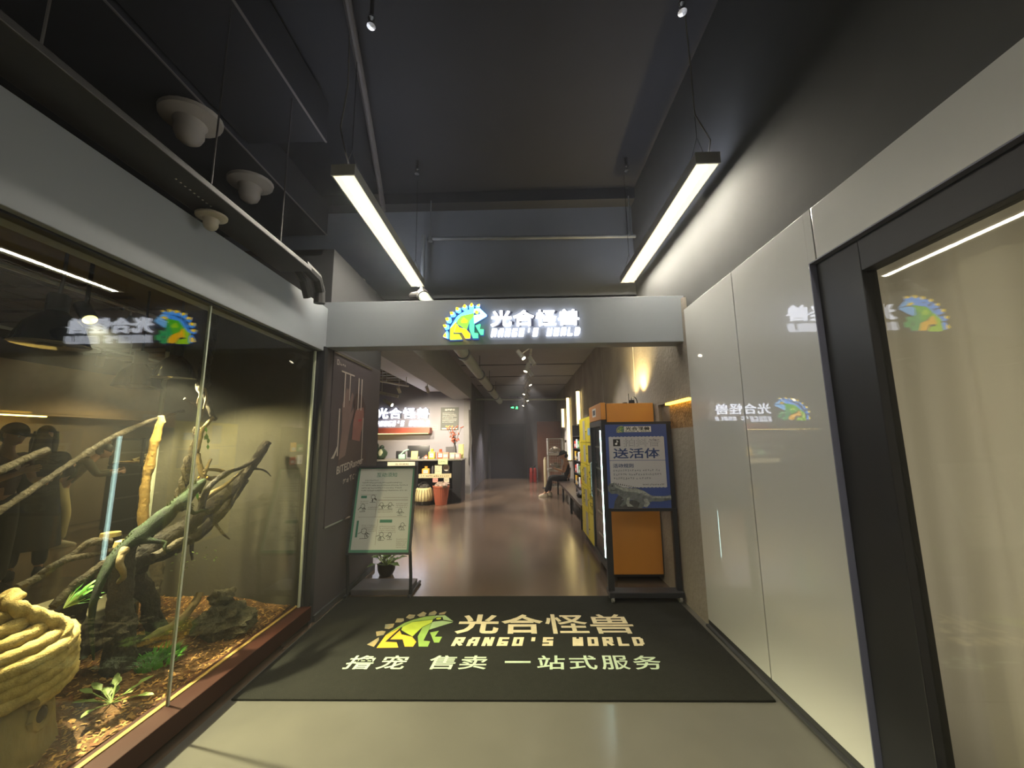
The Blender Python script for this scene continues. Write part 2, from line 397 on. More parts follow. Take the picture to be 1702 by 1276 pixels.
# storefront band over the glass, roof of the shop
b = MB(); b.rbox((-1.98, -2.2, 2.335), (-1.8, 3.44, 2.75), .004); struct(b.build('wall_left', m_grey))
b = MB(); b.box((-3.38, -2.2, 2.80), (-3.3, 3.46, 3.36)); struct(b.build('wall_left_fascia', m_black))
b = MB(); b.box((-3.3, -2.2, 2.752), (-1.9, 3.46, 2.80)); struct(b.build('ceiling_terrarium', M('shop_ceiling_mesh', (92, 80, 58), rough=.8, vary=.12, scale=3)))
b = MB(); b.box((-2.9, 4.8, 3.30), (1.62, 15.9, 3.36)); struct(b.build('ceiling_corridor', m_ltceil))
b = MB(); b.box((-8.7, -2.2, 3.30), (-3.3, 3.46, 3.36)); b.box((-8.7, 3.46, 3.30), (-1.9, 4.8, 3.36)); b.box((-8.7, 4.8, 3.30), (-2.9, 11.5, 3.36))
for i in range(34): b.box((-8.6, -2 + i * .4, 3.27), (-2.9 if i > 17 else -3.38, -1.97 + i * .4, 3.30))
for i in range(16): b.box((-8.5 + i * .32, -2.2, 3.262), (-8.47 + i * .32, 4.8, 3.27))
struct(b.build('ceiling_shop', M('shop_ceiling_mesh', (92, 80, 58), rough=.8, vary=.12, scale=3)))
# block between terrarium and passage
b = MB(); b.box((-3.3, 3.46, 2.4), (-1.785, 4.8, 3.36)); struct(b.build('wall_left_top', m_black))
b = MB(); b.box((-3.3, 3.46, 0), (-1.785, 4.8, 2.4)); struct(b.build('wall_left_jamb', M('jamb_paint', (66, 60, 64), rough=.6, vary=.08, scale=3)))
b = MB(); b.box((-3.3, 3.42, 0), (-1.9, 3.46, 2.752)); struct(b.build('wall_left_terrarium', m_conc2))
b = MB(); b.box((-1.90, 3.40, 0), (-1.785, 3.46, 2.375)); struct(b.build('trim_4', m_frame))
b = MB(); b.box((-1.79, 3.46, 0), (-1.765, 4.82, .05)); struct(b.build('baseboard_left', m_black))
# shop walls
b = MB(); b.box((-8.8, -2.2, 0), (-8.6, 11.5, 3.3)); struct(b.build('wall_shop_left', M('shop_wall_tan', (104, 90, 70), rough=.8, vary=.1, scale=2)))
b = MB(); b.box((-8.7, 11.4, 0), (-1.62, 11.5, 3.3)); struct(b.build('wall_counter', m_lav))
b = MB(); b.box((-1.62, 11.3, 0), (-1.5, 15.9, 3.3)); struct(b.build('wall_corridor_left', m_dgrey))
b = MB()
for i in range(11): b.box((-1.5, 11.6 + i * .38, 0), (-1.485, 11.9 + i * .38, 3.1))
struct(b.build('trim_5', M('slat_panel', (98, 96, 104), rough=.6, vary=.05)))
b = MB(); b.box((-1.62, 15.8, 0), (1.62, 15.9, 3.3)); struct(b.build('wall_end', m_lav))
b = MB(); b.box((-8.7, -2.3, 0), (-1.8, -2.2, 3.3)); struct(b.build('wall_shop_near', M('shop_wall_dark', (70, 64, 54), rough=.85)))
# long beam and its duct over the shop side of the corridor, column at the counter
b = MB(); b.rbox((-2.0, 4.8, 2.73), (-1.46, 11.4, 3.3), .005); struct(b.build('trim_6', M('beam_paint', (150, 152, 152), rough=.7, vary=.04)))
b = MB(); b.rbox((-2.85, 4.8, 2.98), (-2.02, 11.4, 3.3), .01); struct(b.build('trim_7', M('soffit_white', (196, 198, 200), rough=.6, vary=.03)))
b = MB(); b.box((-1.66, 11.2, 0), (-1.46, 11.4, 2.73)); struct(b.build('trim_8', M('column_grey', (120, 118, 122), rough=.6, vary=.05)))
# ceiling joints over the corridor
b = MB()
for y in (5.6, 7.3, 9.0, 10.7, 12.4): b.box((-1.4, y, 3.285), (1.5, y + .03, 3.3))
struct(b.build('trim_9', m_dgrey))
# dark doorway at the far end
b = MB(); b.box((-1.22, 15.74, 0), (.14, 15.8, 2.08)); d1 = struct(b.build('door_2', M('dark_door', (44, 44, 54), rough=.5, vary=.05)))
b = MB(); b.box((-1.3, 15.7, 0), (-1.22, 15.8, 2.16)); b.box((.14, 15.7, 0), (.22, 15.8, 2.16)); b.box((-1.22, 15.7, 2.08), (.14, 15.8, 2.16)); b.build('door_frame', m_dgrey, d1)
b = MB(); b.tube([(.0, 15.7, .98), (.0, 15.68, 1.0), (.0, 15.68, 1.12), (.0, 15.7, 1.14)], .012, 6); b.build('door_handle', m_frame, d1)
b = MB(); b.rbox((.62, 14.6, 0), (1.5, 14.72, 2.2), .01); struct(b.build('wall_end_return', M('red_brown_partition', (118, 72, 54), rough=.6, vary=.1, scale=3)))

# glass storefront of the terrarium
b = MB(); b.box((-1.885, 3.385, .15), (-1.835, 3.42, 2.335)); b.box((-1.885, -2.2, 2.325), (-1.835, 3.42, 2.335))
win = struct(b.build('window_1', m_frame))
b = MB(); b.box((-1.866, -2.2, .15), (-1.856, 2.176, 2.33)); b.build('glass_pane', m_glass, win)
b = MB(); b.box((-1.866, 2.186, .15), (-1.856, 3.385, 2.33)); b.build('glass_pane', m_glass, win)
b = MB(); b.box((-1.868, 2.176, .15), (-1.854, 2.186, 2.33)); b.build('seal_strip', m_seal, win)
b = MB(); b.box((-1.868, 3.365, .15), (-1.853, 3.385, 2.33)); b.build('seal_strip', m_seal, win)

# black framed glass door on the right
b = MB()
b.box((1.5, 1.9, 0), (1.60, 1.906, 2.386)); b.box((1.5, .24, 2.38), (1.60, 1.906, 2.386)); b.box((1.5, .2, 0), (1.60, .206, 2.386))
dr = struct(b.build('door_1', M('reveal_metal', (118, 120, 140), rough=.5, metal=.0, vary=.03)))
b = MB()
b.rbox((1.531, 1.655, 0), (1.60, 1.9, 2.38), .004); b.rbox((1.531, .206, 2.232), (1.60, 1.655, 2.38), .004); b.rbox((1.531, .206, 0), (1.60, 1.655, .2), .004); b.rbox((1.531, .206, .2), (1.60, .43, 2.232), .004)
b.build('door_frame', m_frame, dr)
b = MB(); b.box((1.568, .43, .2), (1.578, 1.655, 2.232)); b.build('glass_pane', m_glass_door, dr)
# room behind the curtain
b = MB(); b.box((2.3, -.5, 0), (2.35, 2.6, 2.7)); b.box((1.62, -.55, 0), (2.35, -.5, 2.7)); b.box((1.62, 2.6, 0), (2.35, 2.65, 2.7)); b.box((1.62, -.5, 2.6), (2.35, 2.6, 2.7)); b.box((1.62, -.5, -.05), (2.35, 2.6, 0))
struct(b.build('wall_side_room', M('side_room_paint', (150, 146, 130), rough=.8)))
# ================================================================== HALL THINGS
m_plastic = M('lamp_plastic', (206, 206, 200), rough=.4)
m_chrome = M('bright_metal', (190, 190, 188), rough=.25, metal=1)
m_gal = M('galvanised_pipe', (104, 108, 110), rough=.5, metal=.2, vary=.1, scale=6)
m_dkpipe = M('dark_painted_pipe', (62, 60, 60), rough=.6, vary=.06)
m_cable = M('grey_cable', (120, 116, 108), rough=.6)
m_tube = E('tube_diffuser', (255, 243, 196), 1.15)
m_led = E('tube_core', (255, 246, 226), 125.0)
m_added_up = E('tube_added_uplight', (236, 240, 255), 10.0)  # glow added on top of the strip lamps to brighten the ceiling

def strip_light(x0, x1, y0, y1, z, label, group, angle=0):
    """suspended linear lamp: housing, diffuser, end caps, two wire hangers"""
    t = thing('strip_light', label, 'ceiling light', ((x0 + x1) / 2, (y0 + y1) / 2, z), group)
    cx, cy = (x0 + x1) / 2, (y0 + y1) / 2; w2, l2 = (x1 - x0) / 2, (y1 - y0) / 2
    b = MB(); b.box((cx - w2, cy - l2, z + .012), (cx + w2, cy + l2, z + .08)); b.box((cx - w2, cy - l2, z), (cx - w2 + .008, cy + l2, z + .012)); b.box((cx + w2 - .008, cy - l2, z), (cx + w2, cy + l2, z + .012))
    b.build('housing', M('lamp_housing', (150, 150, 146), rough=.4), t)
    b = MB(); b.box((cx - w2 + .008, cy - l2 + .006, z + .002), (cx + w2 - .008, cy + l2 - .006, z + .012)); b.build('diffuser', m_tube, t)
    b = MB(); b.box((cx - .022 + angle, cy - l2 + .03, z - .001), (cx + .022 + angle, cy + l2 - .03, z + .003)); b.build('led_row', m_led, t)
    b = MB(); b.box((cx - w2 + .03, cy - l2 + .03, z + .08), (cx + w2 - .03, cy + l2 - .03, z + .084)); b.build('added_uplight', m_added_up, t)
    for s in (-1, 1):
        b = MB(); b.box((cx - w2 - .002, cy + s * l2 - .006, z - .002), (cx + w2 + .002, cy + s * l2 + .006, z + .082)); b.build('end_cap', M('lamp_end', (170, 170, 164), rough=.4), t)
        b = MB(); yy = cy + s * (l2 - .12)
        for q in (-1, 1): b.tube([(cx + q * w2 * .8, yy, z + .08), (cx, yy, z + .3), (cx, yy, 4.75)], .003, 5)
        b.build('hanger_wire', m_chrome, t)
    b = MB(); b.tube([(cx + .03, cy - l2 + .05, z + .08), (cx + .02, cy - l2 - .02, z + .16), (cx - .05, cy - l2 + .02, z + .4), (cx - .03, cy - l2 + .06, z + .8), (cx - .04, cy - l2 + .05, 4.75)], .006, 6)
    b.build('power_cable', m_cable, t)
    return t
strip_light(-1.335, -1.165, 2.48, 4.5, 3.4, 'long lit strip lamp hanging above the passage on the terrarium side, left of the sign', 'strip lamps over the hall')
strip_light(1.25, 1.42, 2.455, 4.5, 3.4, 'long lit strip lamp hanging near the white panelled wall, right of the sign', 'strip lamps over the hall', -.012)
strip_light(-1.335, -1.165, -2.4, -.4, 3.4, 'added unseen strip lamp behind the viewer on the terrarium side', 'strip lamps over the hall')  # this pair is unseen, added behind the camera as fill light
strip_light(1.25, 1.42, -2.4, -.4, 3.4, 'added unseen strip lamp behind the viewer on the panelled side', 'strip lamps over the hall')

# lit sign on the portal beam --------------------------------------------------------------
e_white = E('sign_white', (236, 240, 255), 5.5)
e_latin = E('sign_latin', (236, 240, 255), 3.6)
e_halo = E('sign_halo', (90, 110, 190), .08)
e_pal = [E('sign_blue', (70, 160, 255), 4.5), E('sign_yellow', (255, 214, 20), 5.0), E('sign_green', (90, 205, 40), 3.5), E('sign_lime', (170, 225, 20), 4.0), E('sign_orange', (255, 190, 10), 4.5), E('sign_sky', (120, 190, 250), 4.5), E('sign_teal', (60, 190, 110), 3.2), M('sign_black', (20, 22, 30), rough=.5), e_halo, E('sign_deep', (40, 110, 230), 3.5)]
LIT = dict(spikes=0, back=0, jaw=5, crown=5, belly=2, patch=3, haunch=4, shank=3, arm=6, hand=6, eye=1)
def lit_sign(y, x0, zl0, lw, lh, tx0, tw, z1, h1, z2, h2, label, group, plate):
    t = thing('illuminated_sign', label, 'sign', (x0, y, z2), group)
    b = MB(); put_lizard(b, (x0, y - .012, zl0), X, Z, (0, -.03, 0), lw, lh, LIT, twotone=1); b.build('lizard_emblem', e_pal, t)
    b = MB(); put_lizard(b, (x0, y - .004, zl0), X, Z, (0, -.012, 0), lw, lh, {k: 0 for k in LIT}, grow=1.10); b.build('emblem_backing', E('sign_edge', (60, 100, 200), .45), t)
    n = len('光合怪兽'); cw = tw / n
    for i, ch in enumerate('光合怪兽'):
        b = MB(); put_text(b, ch, (tx0 + i * cw, y, z1), X, Z, (0, -.03, 0), cw * .93, h1, offset=.010 if ch in '怪兽' else .018, thick=True); b.build('character', e_white, t)
    for i, ch in enumerate("RANGO'S WORLD"):
        if ch == ' ': continue
        b = MB(); put_block(b, ch, (tx0 + i * tw / 13, y, z2), X, Z, (0, -.03, 0), tw / 13, h2, t=.21, shear=.18, thick=True); b.build('letter', e_latin, t)
    b = MB(); put_text(b, '光合怪兽', (tx0 - .005, y, z1 - .006), X, Z, (0, -.006, 0), tw + .01, h1 + .012, offset=.06); b.build('halo_plate', e_halo, t)
    return t
lit_sign(3.44, -.700, 2.425, .402, .338, -.262, .830, 2.545, .148, 2.447, .072, 'lit sign with a lizard emblem and white characters on the beam over the entrance', 'lit lizard signs', True)

# floor mat ----------------------------------------------------------------------------------
m_mat = M('mat_pile', (30, 30, 26), rough=.95, spec=.2, vary=.12, scale=30, bump=.5, bscale=220)
mt = thing('floor_mat', 'large black entrance mat printed with a lizard emblem and characters', 'mat', (-.15, 3.2, 0))
b = MB(); b.rbox((-1.73, 2.47, 0), (1.44, 3.972, .012), .004); b.build('pile', m_mat, mt)
mp = [M('mat_cream', (196, 184, 150), rough=.9, vary=.08, scale=20), M('mat_green', (120, 150, 66), rough=.9, vary=.1, scale=12), M('mat_lime', (160, 176, 50), rough=.9, vary=.1, scale=12), M('mat_amber', (206, 160, 40), rough=.9, vary=.1, scale=12), M('mat_sage', (136, 160, 110), rough=.9, vary=.1, scale=12), M('mat_slate', (104, 108, 92), rough=.9, col2=(150, 130, 84), scale=9), M('mat_rust', (178, 120, 66), rough=.9, vary=.1, scale=12), M('mat_mint', (168, 184, 160), rough=.9, vary=.06, scale=20), M('mat_dark', (28, 28, 24), rough=.9)]
b = MB()
put_lizard(b, (-1.17, 3.03, .0122), X, Y, (0, 0, .0012), .585, .62, dict(spikes=5, back=1, jaw=4, crown=4, belly=2, patch=2, haunch=3, shank=3, arm=1, hand=1, eye=2), twotone=None)
b.m = 0
for i, ch in enumerate('光合怪兽'): put_text(b, ch, (-.545 + i * .362, 3.235, .0132), X, Y, (0, 0, 0), .345, .335, offset=.012 if ch in '怪兽' else .026)
put_block(b, "RANGO'S WORLD", (-.535, 3.055, .0132), X, Y, (0, 0, 0), 1.45, .125, t=.23, shear=.12)
b.m = 7
for i, ch in enumerate('撸宠'): put_text(b, ch, (-1.215 + i * .225, 2.765, .0132), X, Y, (0, 0, 0), .185, .165, offset=.012, shear=.08)
for i, ch in enumerate('售卖'): put_text(b, ch, (-.655 + i * .215, 2.765, .0132), X, Y, (0, 0, 0), .185, .165, offset=.012, shear=.08)
b.box((-.13, 2.84, .0125), (.045, 2.862, .0132))
for i, ch in enumerate('站式服务'): put_text(b, ch, (.085 + i * .215, 2.765, .0132), X, Y, (0, 0, 0), .185, .165, offset=.012, shear=.08)
b.build('print', mp, mt)

# tilted notice stand ----------------------------------------------------------------------
sw = thing('notice_stand', 'tilted black floor stand holding a white notice with small pictures beside the left jamb', 'sign', (-1.4, 4.15, 0))
P0 = Vector((-1.655, 3.96, .475)); P1 = Vector((-1.085, 3.96, .475)); T0 = Vector((-1.745, 4.16, 1.245)); 
ux = X.copy(); uy = (Vector((-1.67, 4.17, 1.275)) - Vector((-1.655, 3.96, .475))); ph = uy.length; uy.normalize(); nn = uy.cross(ux).normalized()
if nn.y > 0: nn = -nn
o0 = Vector((-1.715, 3.94, .425)); pw = .60
b = MB()
for (a, c, e, f) in ((-.02, -.02, pw + .02, 0), (-.02, ph, pw + .02, ph + .02), (-.02, 0, 0, ph), (pw, 0, pw + .02, ph)):
    b.obox(o0 + ux * (a + e) / 2 + uy * (c + f) / 2, ux * (e - a) / 2, uy * (f - c) / 2, nn * .014)
b.build('frame', m_frame, sw)
b = MB(); b.obox(o0 + ux * pw / 2 + uy * ph / 2 - nn * .006, ux * pw / 2, uy * ph / 2, nn * .004); b.build('back_board', m_frame, sw)
pm = [M('paper_white', (178, 182, 174), rough=.6), M('paper_teal', (74, 128, 106), rough=.6), M('ink_dark', (66, 66, 60), rough=.7), M('ink_teal', (60, 116, 96), rough=.7), M('ink_brown', (110, 88, 78), rough=.7)]
b = MB()
def sq(mi, x0, y0, x1, y1, lift): 
    b.m = mi; b.quad(*[o0 + ux * x * pw + uy * y * ph + nn * lift for x, y in ((x0, y0), (x1, y0), (x1, y1), (x0, y1))])
def cv(x, y): return o0 + ux * x * pw + uy * y * ph
sq(1, 0, 0, 1, 1, .0005); sq(0, .035, .03, .965, .99, .0015)
b.m = 3; put_text(b, '互动须知', cv(.33, .885), ux, uy, nn * .0025, pw * .36, ph * .055, offset=.005)
b.m = 2; put_fine(b, cv(.14, .835), ux, uy, nn * .0025, pw * .25, ph * .017, 1)
for i in range(4): put_fine(b, cv(.09, .805 - i * .032), ux, uy, nn * .0025, pw * (.7 if i % 2 == 0 else .8), ph * .018, 2 + i)
def hl(y, x0, x1): sq(4, x0, y, x1, y + .003, .0025)
def vl(x, y0, y1): sq(4, x, y0, x + .004, y1, .0025)
hl(.665, .09, .37); hl(.595, .4, .92); hl(.40, .09, .92); hl(.63, .48, .92); hl(.605, .4, .92) ; vl(.38, .40, .6); vl(.43, .08, .38)
for (x, y, w_, n_, s_) in ((.10, .58, .14, 2, 10), (.24, .51, .17, 2, 11), (.42, .475, .26, 2, 12), (.72, .55, .2, 3, 13), (.17, .30, .25, 4, 14), (.47, .285, .28, 4, 15), (.78, .14, .17, 5, 16)):
    b.m = 4
    for i in range(n_): put_fine(b, cv(x, y - i * .022), ux, uy, nn * .0025, pw * w_, ph * .014, s_ * 7 + i)
sq(3, .10, .625, .2, .655, .0022); sq(3, .47, .335, .68, .37, .0022); sq(3, .08, .17, .115, .36, .0022)
def doodle(x, y, r, seed):
    """little line drawing of a sitting figure: ring head, body strokes"""
    q = random.Random(seed); b.m = 2
    def st(p, q2, w_=.004):
        p = Vector(p); q2 = Vector(q2); dd = (q2 - p).normalized(); n2 = Vector((-dd.y, dd.x)) * w_ * .5
        b.add([o0 + ux * k.x * pw + uy * k.y * pw + nn * .0026 for k in (p - n2, q2 - n2, q2 + n2, p + n2)], [(0, 1, 2, 3)])
    y = y * ph / pw
    for k in range(9): st((x + math.cos(k * .7) * r, y + math.sin(k * .7) * r), (x + math.cos(k * .7 + .7) * r, y + math.sin(k * .7 + .7) * r), .007)
    for k in range(6):
        a = q.uniform(PI * 1.1, PI * 1.9); l = q.uniform(.8, 2.0) * r
        st((x + math.cos(a) * r * .9, y + math.sin(a) * r * .9), (x + math.cos(a) * (r + l), y + math.sin(a) * (r + l)), .008)
    st((x - 1.4 * r, y - 2.6 * r), (x + 1.5 * r, y - 2.5 * r), .007)
for i, (x, y, r) in enumerate(((.31, .64, .035), (.15, .53, .035), (.47, .55, .03), (.62, .55, .03), (.80, .475, .03), (.22, .24, .045), (.52, .20, .035), (.66, .20, .03), (.86, .31, .032))): doodle(x, y, r, i)
b.build('notice_sheet', pm, sw)
for s in (0, 1):
    xx = o0.x + (-.012 if s == 0 else pw + .012)
    b = MB(); b.tube([(xx, 3.945, .44), (xx, 3.99, .2), (xx, 3.995, .02)], .016, 8); b.tube([(xx, 3.93, .016), (xx, 4.36, .016)], .014, 8)
    b.build('leg', m_frame, sw)
b = MB(); b.rbox((-1.705, 4.02, .0), (-1.125, 4.34, .055), .008); b.build('base', M('stand_base', (92, 88, 92), rough=.4, metal=.3, vary=.05), sw)

# wall poster on the left jamb ---------------------------------------------------------------
wp = thing('wall_poster', 'dark portrait poster with tall thin lettering on the left jamb', 'poster', (-1.78, 4.0, .75))
b = MB(); b.box((-1.785, 3.56, .75), (-1.778, 4.48, 2.36)); b.build('sheet', M('poster_dark', (58, 52, 58), rough=.6, col2=(70, 62, 68), scale=2), wp)
b = MB(); b.rbox((-1.785, 3.55, 2.355), (-1.768, 4.49, 2.375), .003); b.build('top_rail', m_chrome, wp)
b = MB(); b.rbox((-1.785, 3.55, .735), (-1.768, 4.49, .753), .003); b.build('bottom_rail', m_chrome, wp)
b = MB(); o1 = Vector((-1.7775, 3.56, .75)); dx = Vector((.0006, 0, 0))
def pq(mi, pts, k=1): b.m = mi; b.prism(pts, o1, Y, Z, dx * k)
# shoulders, neck, face, hair and a raised hand, in simple flat shapes
pq(1, [(.18, .52), (.22, .68), (.38, .76), (.52, .80), (.74, .76), (.86, .66), (.88, .52)])
pq(2, [(.48, .78), (.49, .94), (.55, 1.16), (.66, 1.2), (.76, 1.12), (.76, .95), (.70, .86), (.68, .76)], 2)
pq(3, [(.50, 1.0), (.47, 1.18), (.55, 1.28), (.70, 1.27), (.80, 1.15), (.77, 1.02), (.74, 1.14), (.62, 1.12), (.55, 1.1)], 3)
pq(4, [(.62, .97), (.69, .985), (.72, 1.0), (.68, 1.005), (.62, .995)], 4)
pq(5, [(.20, .58), (.24, .86), (.22, 1.12), (.30, 1.30), (.34, 1.28), (.30, 1.12), (.34, 1.30), (.39, 1.31), (.37, 1.12), (.43, 1.27), (.47, 1.25), (.42, 1.05), (.50, 1.14), (.52, 1.11), (.42, .92), (.34, .62)], 3)
for (y0, y1, z0, z1) in ((.17, .47, 1.448, 1.462), (.245, .265, 1.1, 1.45), (.365, .38, 1.18, 1.45), (.58, .6, 1.1, 1.45), (.66, .68, 1.1, 1.45), (.16, .18, .62, 1.08), (.735, .75, .55, 1.02)): pq(6, [(y0, z0), (y1, z0), (y1, z1), (y0, z1)], 5)
pq(6, [(.05, .60), (.10, .60), (.18, .70), (.18, .74), (.10, .64)], 5)
b.m = 6; put_text(b, 'BITEDRanger', o1 + Y * .17 + Z * .42, (Y * 1 + Z * .12).normalized(), Z, dx * 6, .62, .10, offset=.02); put_fine(b, o1 + Y * .32 + Z * .33, (Y * 1 + Z * .12).normalized(), Z, dx * 6, .45, .07, 5)
put_block(b, 'D', o1 + Y * .06 + Z * 1.50, Y, Z, dx * 6, .06, .055, t=.2, shear=0); put_fine(b, o1 + Y * .11 + Z * 1.505, Y, Z, dx * 6, .13, .035, 8)
b.build('print', [m_frame, M('poster_coat', (74, 62, 62), rough=.7), M('poster_skin', (128, 88, 84), rough=.7, vary=.1, scale=6), M('poster_hair', (60, 46, 46), rough=.7), M('poster_lip', (150, 60, 66), rough=.7), M('poster_hand', (112, 92, 90), rough=.7, vary=.08, scale=8), M('poster_letter', (168, 158, 152), rough=.6)], wp)

# ceiling services -------------------------------------------------------------------------
ct = thing('cable_tray', 'dark metal cable trunk running above the shop window band', 'duct', (-1.71, .6, 2.8))
b = MB(); b.rbox((-1.83, -2.2, 2.8), (-1.585, 2.75, 2.835), .006); b.build('trunk', M('trunk_metal', (44, 43, 44), rough=.5, vary=.05), ct)
b = MB()
for i in range(9): b.ell((-1.685 - i * .0008, 1.69 + i * .0278, 2.798), (.006, .006, .004), 8, 5)
b.build('screw_heads', m_chrome, ct)
b = MB(); b.tube([(-1.66, 2.75, 2.86), (-1.66, 2.95, 2.84), (-1.68, 3.05, 2.76), (-1.68, 3.06, 2.66)], .045, 10); b.tube([(-1.73, 2.75, 2.85), (-1.74, 2.9, 2.8), (-1.74, 2.98, 2.68)], .03, 8); b.build('cable_bundle', M('black_cable', (30, 29, 30), rough=.6), ct)
for y in (.4, 1.2, 2.0, 2.65):
    b = MB(); b.tube([(-1.78, y, 2.83), (-1.78, y, 4.215)], .005, 6); b.build('hanger_rod', m_dkpipe, ct)
du = thing('air_duct', 'wide black air duct above the shop window, outer of the two', 'duct', (-3.2, .5, 4.15)); b = MB(); b.rbox((-3.95, -4, 4.18), (-2.49, 4.62, 4.6), .008); b.build('duct_body', m_ceil, du)
b = MB(); b.box((-2.50, -4, 4.172), (-2.487, 4.62, 4.182)); b.build('edge_flange', M('duct_edge', (110, 106, 104), rough=.5), du)
du = thing('air_duct', 'black air duct beside the left strip lamp, inner of the two', 'duct', (-2.1, .5, 4.2)); b = MB(); b.rbox((-2.46, -4, 4.21), (-1.73, 3.1, 4.6), .008); b.build('duct_body', m_ceil, du)
b = MB(); b.box((-1.742, -4, 4.202), (-1.727, 3.1, 4.212)); b.build('edge_flange', M('duct_edge', (110, 106, 104), rough=.5), du)
m_horn = M('ivory_plastic', (176, 168, 152), rough=.45, vary=.05)
def horn(x, y, z, label, s=1.0):
    t = thing('ceiling_detector', label, 'ceiling fixture', (x, y, z), 'ivory bulb fixtures under the duct')
    q = lambda P: [(r_ * s, h_ * s) for r_, h_ in P]
    b = MB(); b.lathe(q([(0, .018), (.10, .018), (.128, .008), (.125, -.012), (.095, -.028), (.06, -.036), (0, -.036)]), (x, y, z), 24, 1.15, 1); b.build('flange', m_horn, t, smooth=True)
    b = MB(); b.lathe(q([(0, -.15), (.03, -.146), (.054, -.126), (.066, -.095), (.064, -.055), (.078, -.028), (0, -.02)]), (x, y, z), 20); b.build('bulb', m_horn, t, smooth=True)
    b = MB(); b.cyl((x, y, z + .015), (x, y, z + (.04 if z > 4 else .1)), .05 * s, n=12) if s != .55 else b.cyl((x, y, z + .005), (x, y, z + .025), .04, n=12); b.build('mount', m_horn, t)
horn(-2.67, 2.74, 4.15, 'largest looking ivory bulb shaped fixture under the outer duct, nearest of the four', 1.55)
horn(-2.74, 3.54, 4.15, 'ivory bulb shaped fixture under the outer duct, between the largest and the strip lamp', 1.45)
horn(-1.735, 1.975, 2.775, 'ivory round fixture tucked under the cable trunk above the shop window', .55)
horn(-2.12, 4.64, 3.56, 'small ivory bulb shaped fixture at the far end of the left strip lamp', 1.0)
pp = thing('pipe', 'thin grey pipe hung level across the wall behind the sign', 'pipe', (.2, 4.6, 4.08)); b = MB(); b.tube([(-1.17, 4.6, 4.085), (1.5, 4.6, 4.06)], .024, 10); b.build('run', m_gal, pp)
for xx in (-1.13, 1.44):
    b = MB(); b.tube([(xx, 4.6, 4.07), (xx, 4.6, 4.62)], .008, 6); b.lathe([(.034, -.03), (.036, .0), (.034, .03)], (xx, 4.6, 4.08), 10); b.build('hanger', m_gal, pp)
pp = thing('pipe', 'upright dark pipe with a bent end beside the far end of the left strip lamp', 'pipe', (-1.12, 4.55, 3.2)); b = MB(); b.tube([(-1.2, 4.52, 4.09), (-1.2, 4.52, 3.45), (-1.19, 4.5, 3.3), (-1.1, 4.2, 3.18)], .028, 10); b.build('run', m_gal, pp)
b = MB(); b.tube([(-1.28, 4.4, 3.24), (-1.1, 4.12, 3.14), (-1.06, 4.0, 3.08)], .045, 12); b.build('elbow', m_dkpipe, pp)
pp = thing('pipe', 'thick pale pipe slanting down to the beam just left of the lit lizard', 'pipe', (-1.0, 4.0, 3.0)); b = MB(); b.tube([(-1.06, 4.05, 3.10), (-.88, 3.70, 2.84)], .06, 14); b.build('run', M('pale_pipe', (150, 160, 152), rough=.5), pp)
b = MB(); b.tube([(-1.08, 4.09, 3.13), (-1.04, 4.01, 3.07)], .07, 14); b.build('collar', m_dkpipe, pp)
pp = thing('pipe', 'vertical looking ceiling pipe running along the hall above the left strip lamp', 'pipe', (-1.5, 2, 4.5)); b = MB(); b.tube([(-1.75 + .0, 4.6, 4.5), (-1.34, 3.0, 4.5), (-1.1, 2.0, 4.5), (-.8, .5, 4.5)], .03, 10); b.build('run', M('ceiling_pipe', (74, 70, 68), rough=.6), pp)
for k in (.25, .6):
    b = MB(); b.tube([(-1.75 + .95 * k, 4.6 - 4.1 * k, 4.5), (-1.75 + .95 * k, 4.6 - 4.1 * k, 4.75)], .008, 6); b.build('hanger_rod', m_gal, pp)
for (x, y, z, lb) in ((-1.165, 4.04, 4.62, 'sprinkler head on the black ceiling left of the middle, far one'), (1.28, 4.08, 4.62, 'sprinkler head on the black ceiling above the far end of the right strip lamp'), (-.93, 2.1, 4.2, 'sprinkler cluster at the top of the picture left of the middle'), (1.06, 2.08, 4.2, 'sprinkler cluster at the top of the picture right of the middle')):
    t = thing('sprinkler', lb, 'sprinkler', (x, y, z), 'ceiling sprinklers')
    b = MB(); b.cyl((x, y, z + .03), (x, y, 4.75), .014, n=8); b.build('drop_pipe', m_dkpipe, t)
    b = MB(); b.lathe([(.018, .04), (.022, .02), (.01, .0), (.01, -.02)], (x, y, z), 10); b.tube([(x - .018, y, z + .02), (x - .02, y, z - .015), (x, y, z - .035)], .003, 5); b.tube([(x + .018, y, z + .02), (x + .02, y, z - .015), (x, y, z - .035)], .003, 5); b.lathe([(0, -.04), (.028, -.037), (.028, -.034), (0, -.034)], (x, y, z), 12); b.build('head', m_chrome, t)

# curtain behind the door glass --------------------------------------------------------------
b = MB(); n = 150; vs = []; zs = [.02, .4, .62, .66, .7, 1.2, 1.8, 2.42]
for k, z in enumerate(zs):
    for i in range(n):
        y = 2.3 - i * 2.4 / n
        f = .028 * math.sin(y * 17 + .5 * math.sin(y * 5)) + .022 * math.sin(y * 7.3 + 1) + .01 * math.sin(y * 41 + z) + (.006 * math.sin(y * 60) if .6 < z < .72 else 0)
        vs.append((1.74 + f * (1 + .12 * math.sin(z * 2)), y, z))
b.add(vs, [(k * n + i, k * n + i + 1, (k + 1) * n + i + 1, (k + 1) * n + i) for k in range(len(zs) - 1) for i in range(n - 1)])
mc = M('curtain_cloth', (206, 198, 166), rough=.9, vary=.03, scale=3, bump=.1, bscale=120)
_b = mc.node_tree.nodes['Principled BSDF']; _t = mc.node_tree.nodes.new('ShaderNodeBsdfTranslucent'); _t.inputs[0].default_value = (.65, .59, .47, 1)
